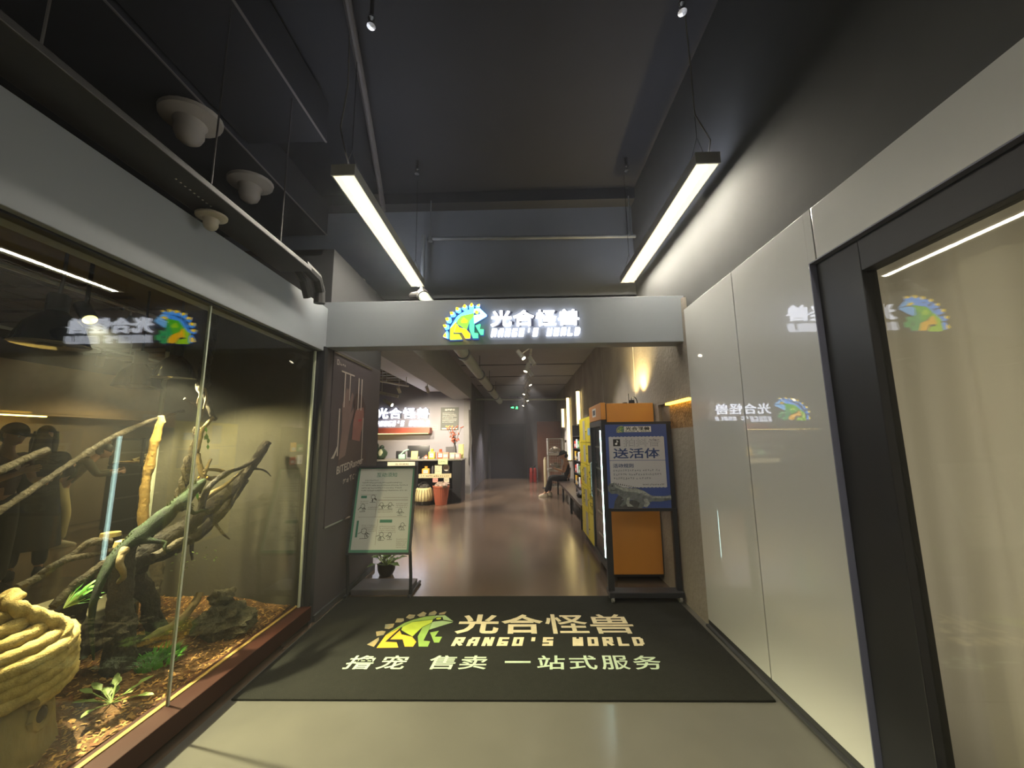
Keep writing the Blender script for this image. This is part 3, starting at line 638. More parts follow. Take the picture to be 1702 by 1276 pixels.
_m = mc.node_tree.nodes.new('ShaderNodeMixShader'); _m.inputs[0].default_value = .5
_o = [n_ for n_ in mc.node_tree.nodes if n_.type == 'OUTPUT_MATERIAL'][0]
mc.node_tree.links.new(_b.outputs[0], _m.inputs[1]); mc.node_tree.links.new(_t.outputs[0], _m.inputs[2]); mc.node_tree.links.new(_m.outputs[0], _o.inputs[0])
cu = tag(b.build('curtain', mc, smooth=True, loc=(1.74, 1.1, .02)), 'beige pleated curtain hanging behind the glass door on the right', 'curtain')
b = MB(); b.cyl((1.74, -.1, 2.44), (1.74, 2.32, 2.44), .018, n=10); b.build('curtain_rail', m_chrome, cu)

# unseen glow panel added in the side room to light the curtain from behind
t = thing('added_glow_panel', 'unseen glow panel added on the side room wall behind the curtain', 'wall light', (2.29, .95, .3))
b = MB(); b.rbox((2.27, -.2, .3), (2.30, 2.1, 2.3), .004); b.build('housing', m_plastic, t)
b = MB(); b.box((2.262, -.18, .32), (2.271, 2.08, 2.28)); b.build('diffuser', E('added_panel_glow', (255, 246, 226), .8), t)
# ================================================================== TERRARIUM
m_bark = M('dark_bark', (40, 34, 23), rough=.9, vary=.5, scale=16, bump=1.0, bscale=38, detail=9)
m_bark2 = M('grey_bark', (64, 56, 37), rough=.9, vary=.45, scale=18, bump=1.0, bscale=45, detail=9)
m_bare = M('peeled_wood', (150, 122, 62), rough=.75, vary=.14, scale=12, bump=.5, bscale=40)
m_cut = M('cut_wood', (158, 140, 84), rough=.8, vary=.15, scale=25)
m_pale = M('pale_driftwood', (112, 95, 58), rough=.8, vary=.2, scale=18, bump=.4, bscale=50)
m_rope = M('sisal_rope', (176, 152, 88), rough=.9, vary=.2, scale=40, bump=.4, bscale=160)
m_leaf = M('leaf_green', (84, 150, 46), rough=.5, vary=.2, scale=10)
m_leaf2 = M('leaf_pale', (140, 160, 84), rough=.55, vary=.2, scale=10)

te = thing('terrarium', 'long glass fronted terrarium with a red brown ledge along the left side', 'terrarium', (-2.5, 1, 0))
b = MB(); b.rbox((-1.935, -2.19, .045), (-1.765, 3.398, .152), .006); b.build('ledge', m_redwood, te)
b = MB(); b.box((-1.93, -2.19, 0), (-1.83, 3.398, .045)); b.build('plinth', m_black, te)
b = MB(); b.box((-3.28, -2.19, 0.004), (-1.935, 3.415, .10)); b.build('tray', m_black, te)
b = MB(); b.box((-3.265, -2.19, .10), (-3.255, 3.415, 2.3)); b.build('rear_pane', m_glass2, te)
b = MB(); b.box((-3.275, 3.395, .10), (-3.245, 3.415, 2.35)); b.build('corner_trim', m_seal, te)
b = MB(); b.box((-1.90, -2.19, .150), (-1.875, 3.398, .158)); b.build('sill_strip', m_bare, te)

def ground(x, y):
    t = min(1, max(0, (-1.95 - x) / .6)); t = t * t * (3 - 2 * t)
    return .145 + .085 * t + .02 * noise.noise(Vector((x * 2.5, y * 2.5, 0))) + .012 * noise.noise(Vector((x * 9, y * 9, 3))) + .006 * noise.noise(Vector((x * 30, y * 30, 3)))
b = MB(); nx, ny = 40, 130; vs = []
for j in range(ny + 1):
    for i in range(nx + 1):
        x = -3.25 + 1.31 * i / nx; y = .2 + 3.21 * j / ny; vs.append((x, y, ground(x, y)))
b.add(vs, [(j * (nx + 1) + i, j * (nx + 1) + i + 1, (j + 1) * (nx + 1) + i + 1, (j + 1) * (nx + 1) + i) for j in range(ny) for i in range(nx)])
b.m = 1
for k in range(5200):
    x = -1.95 - 1.25 * rnd.random() ** 1.3; y = .5 + 2.9 * rnd.random(); z = ground(x, y) + .004
    a = rnd.uniform(0, PI); l = rnd.uniform(.005, .016); w_ = l * rnd.uniform(.25, .6); tl = rnd.uniform(-.5, .5)
    b.m = 1 if rnd.random() < .6 else 2
    d1 = Vector((math.cos(a), math.sin(a), tl)) * l; d2 = Vector((-math.sin(a), math.cos(a), rnd.uniform(-.4, .4))) * w_; c = Vector((x, y, z))
    b.add([c - d1 - d2, c + d1 - d2, c + d1 + d2, c - d1 + d2, c + Z * .003], [(0, 1, 4), (1, 2, 4), (2, 3, 4), (3, 0, 4)])
tag(b.build('wood_chips', [M('soil', (104, 74, 40), rough=.95, vary=.35, scale=14, bump=.9, bscale=70, detail=8), M('chip_pale', (176, 134, 74), rough=.9, vary=.2, scale=20), M('chip_brown', (112, 72, 40), rough=.9, vary=.2, scale=20)], loc=(-2.5, 1.8, .1)), 'loose wood chips covering the terrarium floor', 'wood chips', kind='stuff')

def smooth(pts, n=5):
    P = [Vector(p) for p in pts]; out = []
    for i in range(len(P) - 1):
        p0, p1, p2, p3 = P[max(i - 1, 0)], P[i], P[i + 1], P[min(i + 2, len(P) - 1)]
        for k in range(n):
            t = k / n
            out.append(.5 * ((2 * p1) + (p2 - p0) * t + (2 * p0 - 5 * p1 + 4 * p2 - p3) * t * t + (3 * p1 - p0 - 3 * p2 + p3) * t ** 3))
    return out + [P[-1]]
def limb(b, pts, r0, r1, n=10, jit=.18, seed=0, wob=.0):
    P = smooth(pts, 11); k = len(P); rr = []
    for i in range(k):
        t = i / (k - 1); rr.append((r0 + (r1 - r0) * t) * (1 + jit * noise.noise(P[i] * 9 + Vector((seed, 0, 0)))))
        if wob: P[i] = P[i] + Vector((noise.noise(P[i] * 7 + Vector((seed, 1, 0))), noise.noise(P[i] * 7 + Vector((seed, 5, 0))), noise.noise(P[i] * 7 + Vector((seed, 9, 0))))) * wob
    o = len(b.v); b.tube(P, rr, n)
    for i in range(o, len(b.v)):
        p = b.v[i]; c = P[(i - o) // n]
        b.v[i] = c + (p - c) * (1 + .30 * noise.noise(p * 14 + Vector((seed, 3, 1))) + .18 * noise.noise(p * 38 + Vector((seed, 8, 2))))

TRUNK = [(-2.620, 2.259, 0.50), (-2.560, 2.357, 0.66), (-2.450, 2.468, 0.76), (-2.400, 2.627, 0.858), (-2.320, 2.806, 0.98), (-2.250, 3.011, 1.147), (-2.200, 3.154, 1.332), (-2.170, 3.280, 1.508)]
TRUNK2 = [(-2.500, 2.623, 0.747), (-2.420, 2.800, 0.797), (-2.340, 2.953, 0.908), (-2.280, 3.093, 1.108), (-2.250, 3.138, 1.220)]
THIN_A = [(-2.500, 1.965, 0.812), (-2.520, 2.080, 0.831), (-2.530, 2.203, 0.886), (-2.520, 2.294, 0.927), (-2.500, 2.393, 0.919)]
THIN_B = [(-2.520, 2.056, 0.818), (-2.500, 2.165, 0.875), (-2.500, 2.317, 0.863), (-2.480, 2.435, 0.866)]
THIN_C = [(-2.450, 2.085, 0.668), (-2.450, 2.169, 0.740), (-2.450, 2.281, 0.798), (-2.420, 2.364, 0.840)]
THIN_D = [(-2.300, 2.471, 0.809), (-2.300, 2.658, 0.851), (-2.300, 2.852, 0.886), (-2.240, 2.962, 0.993), (-2.200, 3.040, 1.183), (-2.200, 3.065, 1.250)]
THIN_E = [(-2.180, 2.637, 1.050), (-2.180, 2.695, 1.180), (-2.180, 2.819, 1.271), (-2.180, 2.997, 1.310), (-2.150, 3.151, 1.386)]
SPLIT = [(-2.200, 2.676, 1.123), (-2.200, 2.856, 1.182), (-2.160, 3.003, 1.301)]
STUMP = [(-2.37, 2.40, 0.15), (-2.370, 2.397, 0.264), (-2.370, 2.367, 0.587), (-2.370, 2.355, 0.758), (-2.370, 2.365, 0.918)]
FORK = [(-2.36, 2.33, .70), (-2.250, 2.245, 0.776), (-2.270, 2.233, 0.846), (-2.30, 2.29, 0.90)]
CUT2 = [(-2.620, 2.45, 0.62), (-2.620, 2.530, 0.757), (-2.620, 2.498, 0.937)]
LOG = [(-2.46, 2.55, 0.72), (-2.550, 2.613, 0.657), (-2.500, 2.681, 0.465), (-2.420, 2.739, 0.19)]
LOG2 = [(-2.80, 3.05, .60), (-2.750, 2.991, 0.505), (-2.60, 2.80, 0.30)]
br = thing('climbing_branch', 'thick dark branch with many limbs slanting up across the terrarium', 'branch', (-2.4, 2.4, .2))
b = MB(); limb(b, TRUNK, .085, .03, 14, seed=1); b.build('trunk', m_bark, br, smooth=True)
b = MB(); limb(b, STUMP, .078, .05, 14, seed=2); b.build('upright_log', m_bark, br, smooth=True)
b = MB(); b.tube([(-2.37, 2.365, .905), (-2.37, 2.365, .935)], [.062, .056], 14); b.build('cut_end', m_cut, br)
b = MB(); limb(b, CUT2, .05, .046, 12, seed=3); b.build('upright_log', m_bark, br, smooth=True)
b = MB(); b.tube([(-2.62, 2.498, .925), (-2.62, 2.498, .95)], [.052, .048], 14); b.build('cut_end', m_cut, br)
for i, (pts, r0, r1, mt_) in enumerate(((TRUNK2, .05, .03, m_bark), (THIN_A, .018, .022, m_bark2), (THIN_B, .014, .018, m_bark2), (THIN_C, .02, .026, m_bark2), (THIN_D, .024, .012, m_bark2), (THIN_E, .022, .014, m_bark), (SPLIT, .024, .006, m_pale), (FORK, .013, .02, m_pale), (LOG, .05, .055, m_bark), (LOG2, .04, .045, m_bark2),
    ([(-2.62, 2.26, .55), (-2.66, 2.1, .42), (-2.68, 2.05, .18)], .06, .07, m_bark), ([(-2.33, 2.8, .94), (-2.30, 2.75, .80), (-2.26, 2.72, .72)], .02, .006, m_bark), ([(-2.30, 2.9, .98), (-2.22, 2.92, .86), (-2.18, 2.95, .80)], .014, .004, m_bark2), ([(-2.2, 3.1, 1.3), (-2.14, 3.2, 1.28), (-2.11, 3.26, 1.22)], .012, .003, m_bark))):
    b = MB(); limb(b, pts, r0, r1, 9, seed=10 + i, wob=.012); b.build('limb', mt_, br, smooth=True)
b = MB()
for i in range(26):
    p = Vector((-2.28 + rnd.uniform(-.05, .06), 2.7 + rnd.uniform(-.1, .25), .80 - rnd.uniform(0, .14))); d = Vector((rnd.uniform(-1, 1), rnd.uniform(-1, 1), rnd.uniform(-.6, .2))).normalized() * .022; s_ = d.cross(Z).normalized() * .008
    b.add([p, p + d * .5 + s_, p + d, p + d * .5 - s_], [(0, 1, 2, 3)])
b.build('leaves', m_leaf2, br)

# peeled pole, far branches
t = thing('peeled_branch', 'bright yellow peeled branch standing upright in the terrarium', 'branch', (-2.85, 2.94, .1))
b = MB(); limb(b, [(-2.86, 2.95, .15), (-2.85, 2.943, 0.90), (-2.85, 2.925, 1.135), (-2.84, 2.93, 1.313), (-2.82, 2.928, 1.54), (-2.80, 2.94, 1.68)], .036, .026, 12, seed=31); b.build('stem', m_bare, t, smooth=True)
b = MB(); b.tube([(-2.802, 2.945, 1.67), (-2.80, 2.93, 1.72)], [.026, .018], 10); b.build('knot', m_cut, t)
b = MB(); limb(b, [(-3.05, 1.2, .5), (-3.05, 1.8, .80), (-3.050, 2.270, 1.138), (-3.050, 2.467, 1.291), (-3.050, 2.654, 1.438), (-3.050, 2.838, 1.564), (-3.050, 3.1, 1.69), (-3.06, 3.41, 1.80)], .024, .015, 9, seed=41)
tag(b.build('bare_branch', m_bark, smooth=True, loc=(-3.05, 1.2, .5)), 'long straight grey branch rising behind the heat lamps to the back wall', 'branch')
b = MB(); limb(b, [(-2.80, .9, .5), (-2.80, 1.6, 1.12), (-2.800, 2.044, 1.371), (-2.800, 2.114, 1.411), (-2.800, 2.24, 1.48)], .03, .016, 9, seed=42)
tag(b.build('bare_branch', m_bark, smooth=True, loc=(-2.8, .9, .5)), 'shorter grey branch tip in front of the dark long coat at the left edge', 'branch')

# hanging vine
t = thing('hanging_vine', 'dark twisted vine with a cord loop hanging from the top of the terrarium', 'vine', (-2.42, 2.87, 1.1))
b = MB()
for k in range(3):
    P = smooth([(-2.45, 2.93, 2.75), (-2.450, 2.901, 2.265), (-2.450, 2.874, 2.114), (-2.420, 2.849, 1.945)], 8)
    b.tube([p + Vector((math.cos(i * .75 + k * 2.1), math.sin(i * .75 + k * 2.1), 0)) * .022 for i, p in enumerate(P)], [.021 * (1 + .25 * noise.noise(p * 20 + Vector((k, 0, 0)))) for p in P], 8)
b.ell((-2.42, 2.85, 1.935), (.045, .045, .055), 12, 8, jit=.5); b.build('twisted_stem', m_bark, t, smooth=True)
b = MB(); limb(b, [(-2.42, 2.85, 1.94), (-2.42, 2.903, 1.835), (-2.400, 2.934, 1.720), (-2.400, 2.972, 1.69)], .022, .016, 8, seed=51); limb(b, [(-2.42, 2.86, 1.76), (-2.44, 2.80, 1.80), (-2.46, 2.74, 1.83)], .014, .008, 8, seed=52); b.build('side_stem', m_bark, t, smooth=True)
b = MB(); b.tube(smooth([(-2.380, 2.82, 1.915), (-2.380, 2.785, 1.86), (-2.38, 2.768, 1.80), (-2.380, 2.80, 1.712), (-2.380, 2.779, 1.569)]), .0075, 7); b.tube(smooth([(-2.380, 2.82, 1.915), (-2.380, 2.842, 1.841), (-2.380, 2.814, 1.712), (-2.385, 2.785, 1.6)]), .0075, 7); b.build('cord_loop', m_pale, t, smooth=True)
b = MB(); limb(b, [(-2.360, 2.90, 1.70), (-2.360, 2.819, 1.614), (-2.360, 2.790, 1.512), (-2.380, 2.798, 1.40)], .014, .018, 8, seed=53); limb(b, [(-2.36, 2.79, 1.43), (-2.340, 2.796, 1.360), (-2.320, 2.816, 1.273), (-2.300, 2.860, 1.247), (-2.280, 2.938, 1.253)], .02, .016, 8, seed=54); limb(b, [(-2.300, 2.80, 1.30), (-2.300, 2.824, 1.315), (-2.280, 2.945, 1.293), (-2.280, 2.961, 1.25)], .012, .014, 8, seed=55)
limb(b, [(-2.3, 2.80, 1.28), (-2.3, 2.83, 1.36), (-2.3, 2.85, 1.39)], .012, .005, 8, seed=56); b.build('pale_stem', m_pale, t, smooth=True)
b = MB()
for k in range(2):
    P = smooth([(-2.400, 2.825, 1.62), (-2.420, 2.826, 1.447), (-2.420, 2.785, 1.362), (-2.420, 2.779, 1.256), (-2.420, 2.75, 1.152), (-2.40, 2.74, 1.04)], 6)
    b.tube([p + Vector((math.cos(i * .7 + k * PI), math.sin(i * .7 + k * PI), 0)) * .018 for i, p in enumerate(P)], [.018 * (1 + .3 * noise.noise(p * 22)) for p in P], 8)
b.build('knotted_stem', m_bark2, t, smooth=True)
b = MB()
for (p, l) in (((-2.34, 2.80, 1.16), .10), ((-2.34, 2.83, 1.58), .09), ((-2.33, 2.84, 1.50), .07)):
    p = Vector(p)
    for k in range(4):
        d = Vector((rnd.uniform(-.2, .2), rnd.uniform(-.25, .25), rnd.choice((-1, 1)))).normalized() * l * .6; s_ = Vector((.3, 1, 0)).normalized() * .011
        b.add([p, p + d * .5 + s_, p + d, p + d * .5 - s_], [(0, 1, 2, 3)])
b.build('leaves', m_leaf, t)

# rope wrapped post
t = thing('rope_wrapped_post', 'fat wooden post wound with thick rope at the near left corner of the terrarium', 'post', (-2.37, 1.75, .14))
c = Vector((-2.37, 1.75, 0)); b = MB(); prof = [(.30, .12), (.275, .2), (.262, .35), (.25, .5), (.20, .62), (.13, .72), (.05, .77), (0, .78)]
b.lathe(prof, c, 40); 
for i, p in enumerate(b.v):
    d = p - c; q = Vector((d.x, d.y, 0)); b.v[i] = p + q * (.10 * noise.noise(p * 4) + .05 * noise.noise(p * 11)) 
b.build('post', M('post_wood', (132, 116, 68), rough=.8, vary=.3, scale=7, bump=.6, bscale=24, stretch=(1, 1, .35), detail=7), t, smooth=True)
b = MB()
for (a, z, r) in ((.25, .34, .045), (-.5, .42, .035)):
    p = c + Vector((math.cos(a) * .265, math.sin(a) * .265, z)); d = Vector((math.cos(a), math.sin(a), 0))
    P = [p + (d.cross(Z) * math.cos(k * PI / 5) + Z * math.sin(k * PI / 5) * 1.2) * r for k in range(11)]; b.tube(P, .016, 7); b.build('knot', M('post_wood', (132, 116, 68)), t, smooth=True); b = MB()
b.ell(c + Vector((math.cos(.25) * .262, math.sin(.25) * .262, .34)), (.02, .03, .035), 10, 7); b.build('knot', M('dark_knot', (58, 46, 28), rough=.9), t, smooth=True)
b = MB(); P = []; turns = 9; 
for i in range(turns * 44):
    a = i * 2 * PI / 44; k = i / (turns * 44); z = .44 + .36 * k + .022 * math.sin(a - .6) * (1 - k)
    r = .292 - .02 * k - (.235 * ((k - .45) / .55) ** 1.2 if k > .45 else 0); P.append(c + Vector((math.cos(a) * r, math.sin(a) * r, z)))
b.tube(P, .030, 18, twist=(.16, 95)); b.build('rope', m_rope, t, smooth=True)
b = MB(); P = smooth([P[-1], c + Vector((.06, .06, .83)), c + Vector((.12, .02, .80)), c + Vector((.17, .08, .73)), c + Vector((.22, .14, .66)), c + Vector((.27, .10, .58))], 12); b.tube(P, .030, 18, twist=(.16, 95)); b.build('rope_end', m_rope, t, smooth=True)

# green iguana lying on the branch
ig = thing('iguana', 'green iguana resting on the slanting branch with its tail hanging down', 'lizard', (-2.3, 2.4, .9))
m_ig = M('iguana_skin', (30, 48, 18), rough=.75, spec=.2, col2=(11, 19, 8), scale=22, bump=.5, bscale=220)
s = Sk()
sp = [(-2.195, 2.70, 1.265), (-2.20, 2.665, 1.255), (-2.205, 2.625, 1.215), (-2.225, 2.585, 1.155), (-2.245, 2.55, 1.105), (-2.285, 2.50, 1.04), (-2.315, 2.44, .985), (-2.335, 2.385, .94), (-2.335, 2.31, .915), (-2.305, 2.22, .862), (-2.28, 2.158, .785), (-2.26, 2.112, .685), (-2.24, 2.098, .576), (-2.22, 2.117, .40)]
rr = [.016, .032, .038, .042, .056, .064, .056, .042, .032, .027, .023, .018, .013, .005]
ids = s.chain(list(zip(sp, rr)))
for (st, pts) in ((4, [(-2.19, 2.55, 1.09), (-2.165, 2.585, 1.045), (-2.15, 2.63, 1.06)]), (4, [(-2.31, 2.59, 1.10), (-2.33, 2.64, 1.07), (-2.31, 2.69, 1.09)]), (7, [(-2.25, 2.40, .92), (-2.20, 2.44, .90), (-2.19, 2.41, .86)]), (7, [(-2.40, 2.42, .95), (-2.43, 2.47, .95), (-2.42, 2.45, .90)])):
    i3 = s.chain([(p, r) for p, r in zip(pts, (.017, .013, .011))], ids[st])
    p = Vector(pts[-1]); 
    for a in (-.5, 0, .5): s.chain([(p + Vector((.012, math.cos(a) * .022, -.008 + math.sin(a) * .02)), .0045), (p + Vector((.016, math.cos(a) * .042, -.02 + math.sin(a) * .03)), .003)], i3[-1])
s.chain([((-2.195, 2.655, 1.19), (.010, .022)), ((-2.195, 2.650, 1.16), (.006, .014))], ids[1])
s.obj('body', m_ig, ig, root=5)
b = MB(); S2 = smooth(sp[2:12], 5)
for i in range(len(S2) - 1):
    t_ = i / len(S2); r = .05 * math.sin(PI * min(1, t_ * 1.15 + .12)) + .012; p = S2[i] + Z * r * .8; tp = p + Vector((0, -.012, .026 * (1 - t_) + .008)); q = S2[i + 1] + Z * r * .8
    b.add([p + X * .003, q + X * .003, tp, p - X * .003, q - X * .003], [(0, 1, 2), (4, 3, 2), (3, 0, 2), (1, 4, 2)])
b.build('dorsal_crest', M('crest', (96, 104, 60), rough=.7), ig)
for ex in (-2.168, -2.228):
    b = MB(); b.ell((ex, 2.668, 1.27), (.007, .008, .008), 8, 6); b.build('eye', M('eye_amber', (150, 110, 40), rough=.2), ig, smooth=True)

# rocks, driftwood, plants, crate, platform
def rock(c, r, seed, name, label):
    b = MB(); b.ell(c, r, 30, 20, jit=.42, seed=seed)
    for i, p in enumerate(b.v): b.v[i] = p + (p - Vector(c)) * (.16 * noise.noise(p * 26) + .1 * noise.noise(p * 60))
    return tag(b.build(name, m_rock, smooth=True, loc=(c[0], c[1], c[2] - r[2] * .8)), label, 'rock')
m_rock = M('lava_rock', (88, 82, 62), rough=.95, vary=.45, scale=18, bump=1.0, bscale=60, detail=8)
rock((-2.16, 2.93, .25), (.17, .16, .115), 3, 'rock', 'large pitted grey rock on the chips near the right end of the terrarium')
rock((-2.20, 2.95, .385), (.075, .075, .07), 8, 'rock', 'small dark rock sitting on top of the large pitted rock')
b = MB(); limb(b, [(-2.39, 2.55, 0.26), (-2.350, 2.62, 0.30), (-2.300, 2.72, 0.33), (-2.290, 2.80, 0.38), (-2.300, 2.86, 0.43)], .03, .022, 9, seed=61, wob=.015); b.tube([(-2.30, 2.86, .43), (-2.30, 2.87, .455)], [.026, .022], 10)
tag(b.build('driftwood', m_pale, smooth=True, loc=(-2.35, 2.7, .2)), 'tan piece of driftwood leaning beside the large rock', 'driftwood')
rock((-2.42, 2.55, .24), (.10, .12, .06), 14, 'wood_stub', 'low brown stub of wood below the diagonal log').data.materials[0] = m_bark
def tuft(c, n, h, sp, label, m_, wd=.006, name='grass_tuft', cat='plant'):
    b = MB(); c = Vector(c)
    for i in range(n):
        a = rnd.uniform(0, 2 * PI); p = c + Vector((math.cos(a), math.sin(a), 0)) * sp * rnd.random() ** .7; d = Vector((math.cos(a) * rnd.uniform(.1, .9), math.sin(a) * rnd.uniform(.1, .9), 1)).normalized() * h * rnd.uniform(.5, 1); s_ = Vector((-math.sin(a), math.cos(a), 0)) * wd
        b.add([p - s_, p + s_, p + d * .6 + s_ * .8, p + d * .6 - s_ * .8, p + d + Vector((d.x, d.y, -.2 * h)) * .5], [(0, 1, 2, 3), (3, 2, 4)])
    return tag(b.build(name, m_, loc=c), label, cat)
tuft((-2.24, 2.50, ground(-2.24, 2.50)), 260, .085, .12, 'bright green grassy tuft growing from the chips', m_leaf)
def leafy(c, n, l, w_, label, m_, up=.5, spread=.06, bias=None):
    b = MB(); c = Vector(c); b2 = MB()
    for i in range(n):
        a = rnd.uniform(0, 2 * PI) if bias is None else bias + rnd.uniform(-.9, .9); d = Vector((math.cos(a), math.sin(a), up * rnd.uniform(.3, 1.4))).normalized(); s_ = d.cross(Z).normalized(); p = c + d * spread * rnd.uniform(.3, 2.0); L_ = l * rnd.uniform(.6, 1.1); dr = Vector((0, 0, -.35 * L_))
        b2.tube([c, p], .003, 5); W_ = w_ * rnd.uniform(.7, 1.1)
        b.add([p, p + d * L_ * .35 + s_ * W_, p + d * L_ * .75 + s_ * W_ * .7 + dr * .3, p + d * L_ + dr * .6, p + d * L_ * .75 - s_ * W_ * .7 + dr * .3, p + d * L_ * .35 - s_ * W_, p + d * L_ * .5 - Z * .006], [(0, 1, 6), (1, 2, 6), (2, 3, 6), (3, 4, 6), (4, 5, 6), (5, 0, 6)])
    t = thing('leafy_plant', label, 'plant', c); b.build('leaves', m_, t); b2.build('stems', m_leaf2, t); return t
leafy((-2.16, 2.18, ground(-2.16, 2.18)), 16, .10, .02, 'low plant with long pale leaves on the chips in front of the upright log', m_leaf2, .5, .07)
leafy((-2.40, 2.10, .66), 26, .11, .014, 'bright green sprouting leaves between the rope post and the iguana tail', m_leaf, .7, .05, bias=1.4)
leafy((-2.72, 1.62, .55), 30, .10, .028, 'dark bushy plant behind the rope wrapped post at the left edge', M('leaf_dark', (74, 84, 48), rough=.5, vary=.25, scale=8), .9, .16)
b = MB(); b.rbox((-2.98, 2.46, .17), (-2.66, 2.78, .42), .012)
tag(b.build('hide_box', M('black_plastic', (22, 22, 20), rough=.5), loc=(-2.82, 2.62, .17)), 'black hide box under the branch behind the upright log', 'box')
b = MB(); b.rbox((-3.20, 2.40, .421), (-2.67, 2.95, .47), .01); b.rbox((-3.2, 2.80, .16), (-3.1, 2.95, .421), .01)
tag(b.build('platform', M('grey_slab', (128, 124, 100), rough=.7, vary=.1, scale=5), loc=(-2.9, 2.7, .3)), 'pale grey slab on top of the black hide box', 'platform')

# dome heat lamps
m_dome = M('black_enamel', (14, 13, 12), rough=.12, spec=.6, coat=.6)
m_domein = M('dome_inside', (226, 226, 190), rough=.35, metal=.3)
def dome(x, y, z, r, label, energy=24, aim=(0, 0), cone=112):
    t = thing('dome_heat_lamp', label, 'lamp', (x, y, z), 'black dome lamps over the terrarium')
    c = (x, y, z); k = r
    b = MB(); b.lathe([(k, 0), (k * 1.04, .004), (k * .98, .02), (k * .93, k * .35), (k * .78, k * .75), (k * .52, k * 1.08), (k * .33, k * 1.22), (k * .30, k * 1.3)], c, 32); b.build('dome', m_dome, t, smooth=True)
    b = MB(); b.lathe([(k * .97, .002), (k * .92, k * .33), (k * .76, k * .72), (k * .50, k * 1.04), (k * .2, k * 1.16), (0, k * 1.16)], c, 32); b.build('reflector', m_domein, t, smooth=True)
    b = MB(); b.lathe([(k * .31, k * 1.28), (k * .31, k * 1.85), (k * .27, k * 1.95), (k * .1, k * 2.0), (0, k * 2.0)], c, 20); b.build('socket', M('socket_black', (20, 20, 20), rough=.4), t, smooth=True)
    b = MB(); b.tube([(x, y, z + k * 1.95), (x + .01, y, z + k * 2.6), (x, y, 2.755)], .008, 7); b.build('cord', m_dkpipe, t)
    b = MB(); b.ell((x, y, z + k * .42), (k * .3, k * .3, k * .38), 14, 9); b.build('bulb', E('warm_bulb', (255, 226, 130), 3.0), t, smooth=True)
    lamp('SPOT', 'bulb_light', (x, y, z + k * .05), energy, (1, .84, .46), t, size=.045, spot=cone, blend=.5, target=(x + aim[0], y + aim[1], 0))
dome(-2.50, 1.94, 2.03, .145, 'largest black dome lamp over the rope wrapped post, partly behind the reflected characters', 330, (.35, .1), 140)
dome(-3.05, 2.96, 1.952, .147, 'black dome lamp hanging lowest, left of the one under the lizard', 240, (.2, .1))
dome(-2.60, 2.79, 1.985, .135, 'black dome lamp right under the reflected lizard, beside the vine', 360, (.35, .1), 150)

for (x, y, zz, e_) in ((-2.95, 2.445, 2.40, 1150),):
    t = thing('terrarium_spotlight', 'small glowing spotlight above the largest dome lamp inside the terrarium', 'spotlight', (x, y, zz)); p_ = Vector((x, y, zz)); d_ = Vector((2.05, -.36, -2.40)).normalized()
    b = MB(); b.cyl(p_ - d_ * .06, p_ + d_ * .08, .045, n=14); b.build('can', m_dome, t, smooth=True)
    b = MB(); b.cyl(p_ + d_ * .078, p_ + d_ * .083, .038, n=14); b.build('lens', E('warm_bulb', (255, 226, 130), 3.0), t)
    b = MB(); b.cyl(p_, (x, y, 2.755), .012, n=8); b.build('mount', m_dome, t)
    lamp('SPOT', 'spot_beam', p_ + d_ * .1, e_, (1, .9, .58), t, size=.03, spot=54, blend=.6, target=p_ + d_ * 2)
# ================================================================== PASSAGE AND SHOP
m_orange = M('orange_sheet', (200, 134, 54), rough=.4, coat=.3, vary=.03, scale=2)
m_yel = M('locker_yellow', (226, 208, 36), rough=.4, vary=.03)
m_plastic_w = M('white_plastic', (206, 206, 200), rough=.4)
m_blk = M('black_laminate', (30, 30, 34), rough=.4, vary=.05)

# advertising stand --------------------------------------------------------------------------
t = thing('poster_stand', 'black stand with a blue lizard poster in front of the orange machine', 'sign', (1.15, 3.86, .012))
ya = 3.86
b = MB(); b.rbox((.80, ya - .015, .10), (.86, ya + .03, 1.66), .004); b.build('post', m_frame, t)
b = MB(); b.rbox((1.44, ya - .015, .10), (1.485, ya + .03, 1.66), .004); b.build('post', m_frame, t)
b = MB(); b.box((.80, ya - .02, 1.645), (1.485, ya + .03, 1.67)); b.build('top_bar', m_frame, t)
b = MB(); b.box((.80, ya - .02, .815), (1.485, ya + .03, .84)); b.build('cross_bar', m_frame, t)
b = MB(); b.rbox((.80, ya - .06, .05), (1.485, ya + .08, .10), .006); b.build('base', m_frame, t)
for (x, y) in ((.83, ya - .045), (1.45, ya - .045), (.83, ya + .06), (1.45, ya + .06)):
    b = MB(); b.cyl((x - .012, y, .036), (x + .012, y, .036), .024, n=14); b.build('caster', M('caster_grey', (120, 120, 116), rough=.4), t)
pm2 = [M('poster_blue', (58, 78, 142), rough=.5), M('poster_cream', (184, 184, 190), rough=.5), M('poster_navy', (34, 56, 110), rough=.5), M('poster_black', (24, 26, 30), rough=.5), M('poster_green', (120, 156, 84), rough=.5), M('poster_white', (222, 222, 220), rough=.5), M('poster_lizard', (104, 110, 112), rough=.6, vary=.35, scale=26), M('poster_grey', (110, 112, 124), rough=.5), M('poster_gold', (190, 190, 90), rough=.5), M('poster_stone', (70, 72, 74), rough=.6, vary=.3, scale=30), M('poster_scale', (146, 150, 148), rough=.6, vary=.3, scale=40)]
o2 = Vector((.835, ya - .021, .845)); W2, H2 = .60, .80
b = MB()
def P2(mi, pts, k): b.m = mi; b.prism([(x * W2, y * H2) for x, y in pts], o2, X, Z, (0, -.0012 * k, 0))
def R2(mi, x0, y0, x1, y1, k): P2(mi, [(x0, y0), (x1, y0), (x1, y1), (x0, y1)], k)
R2(0, 0, 0, 1, 1, 1)
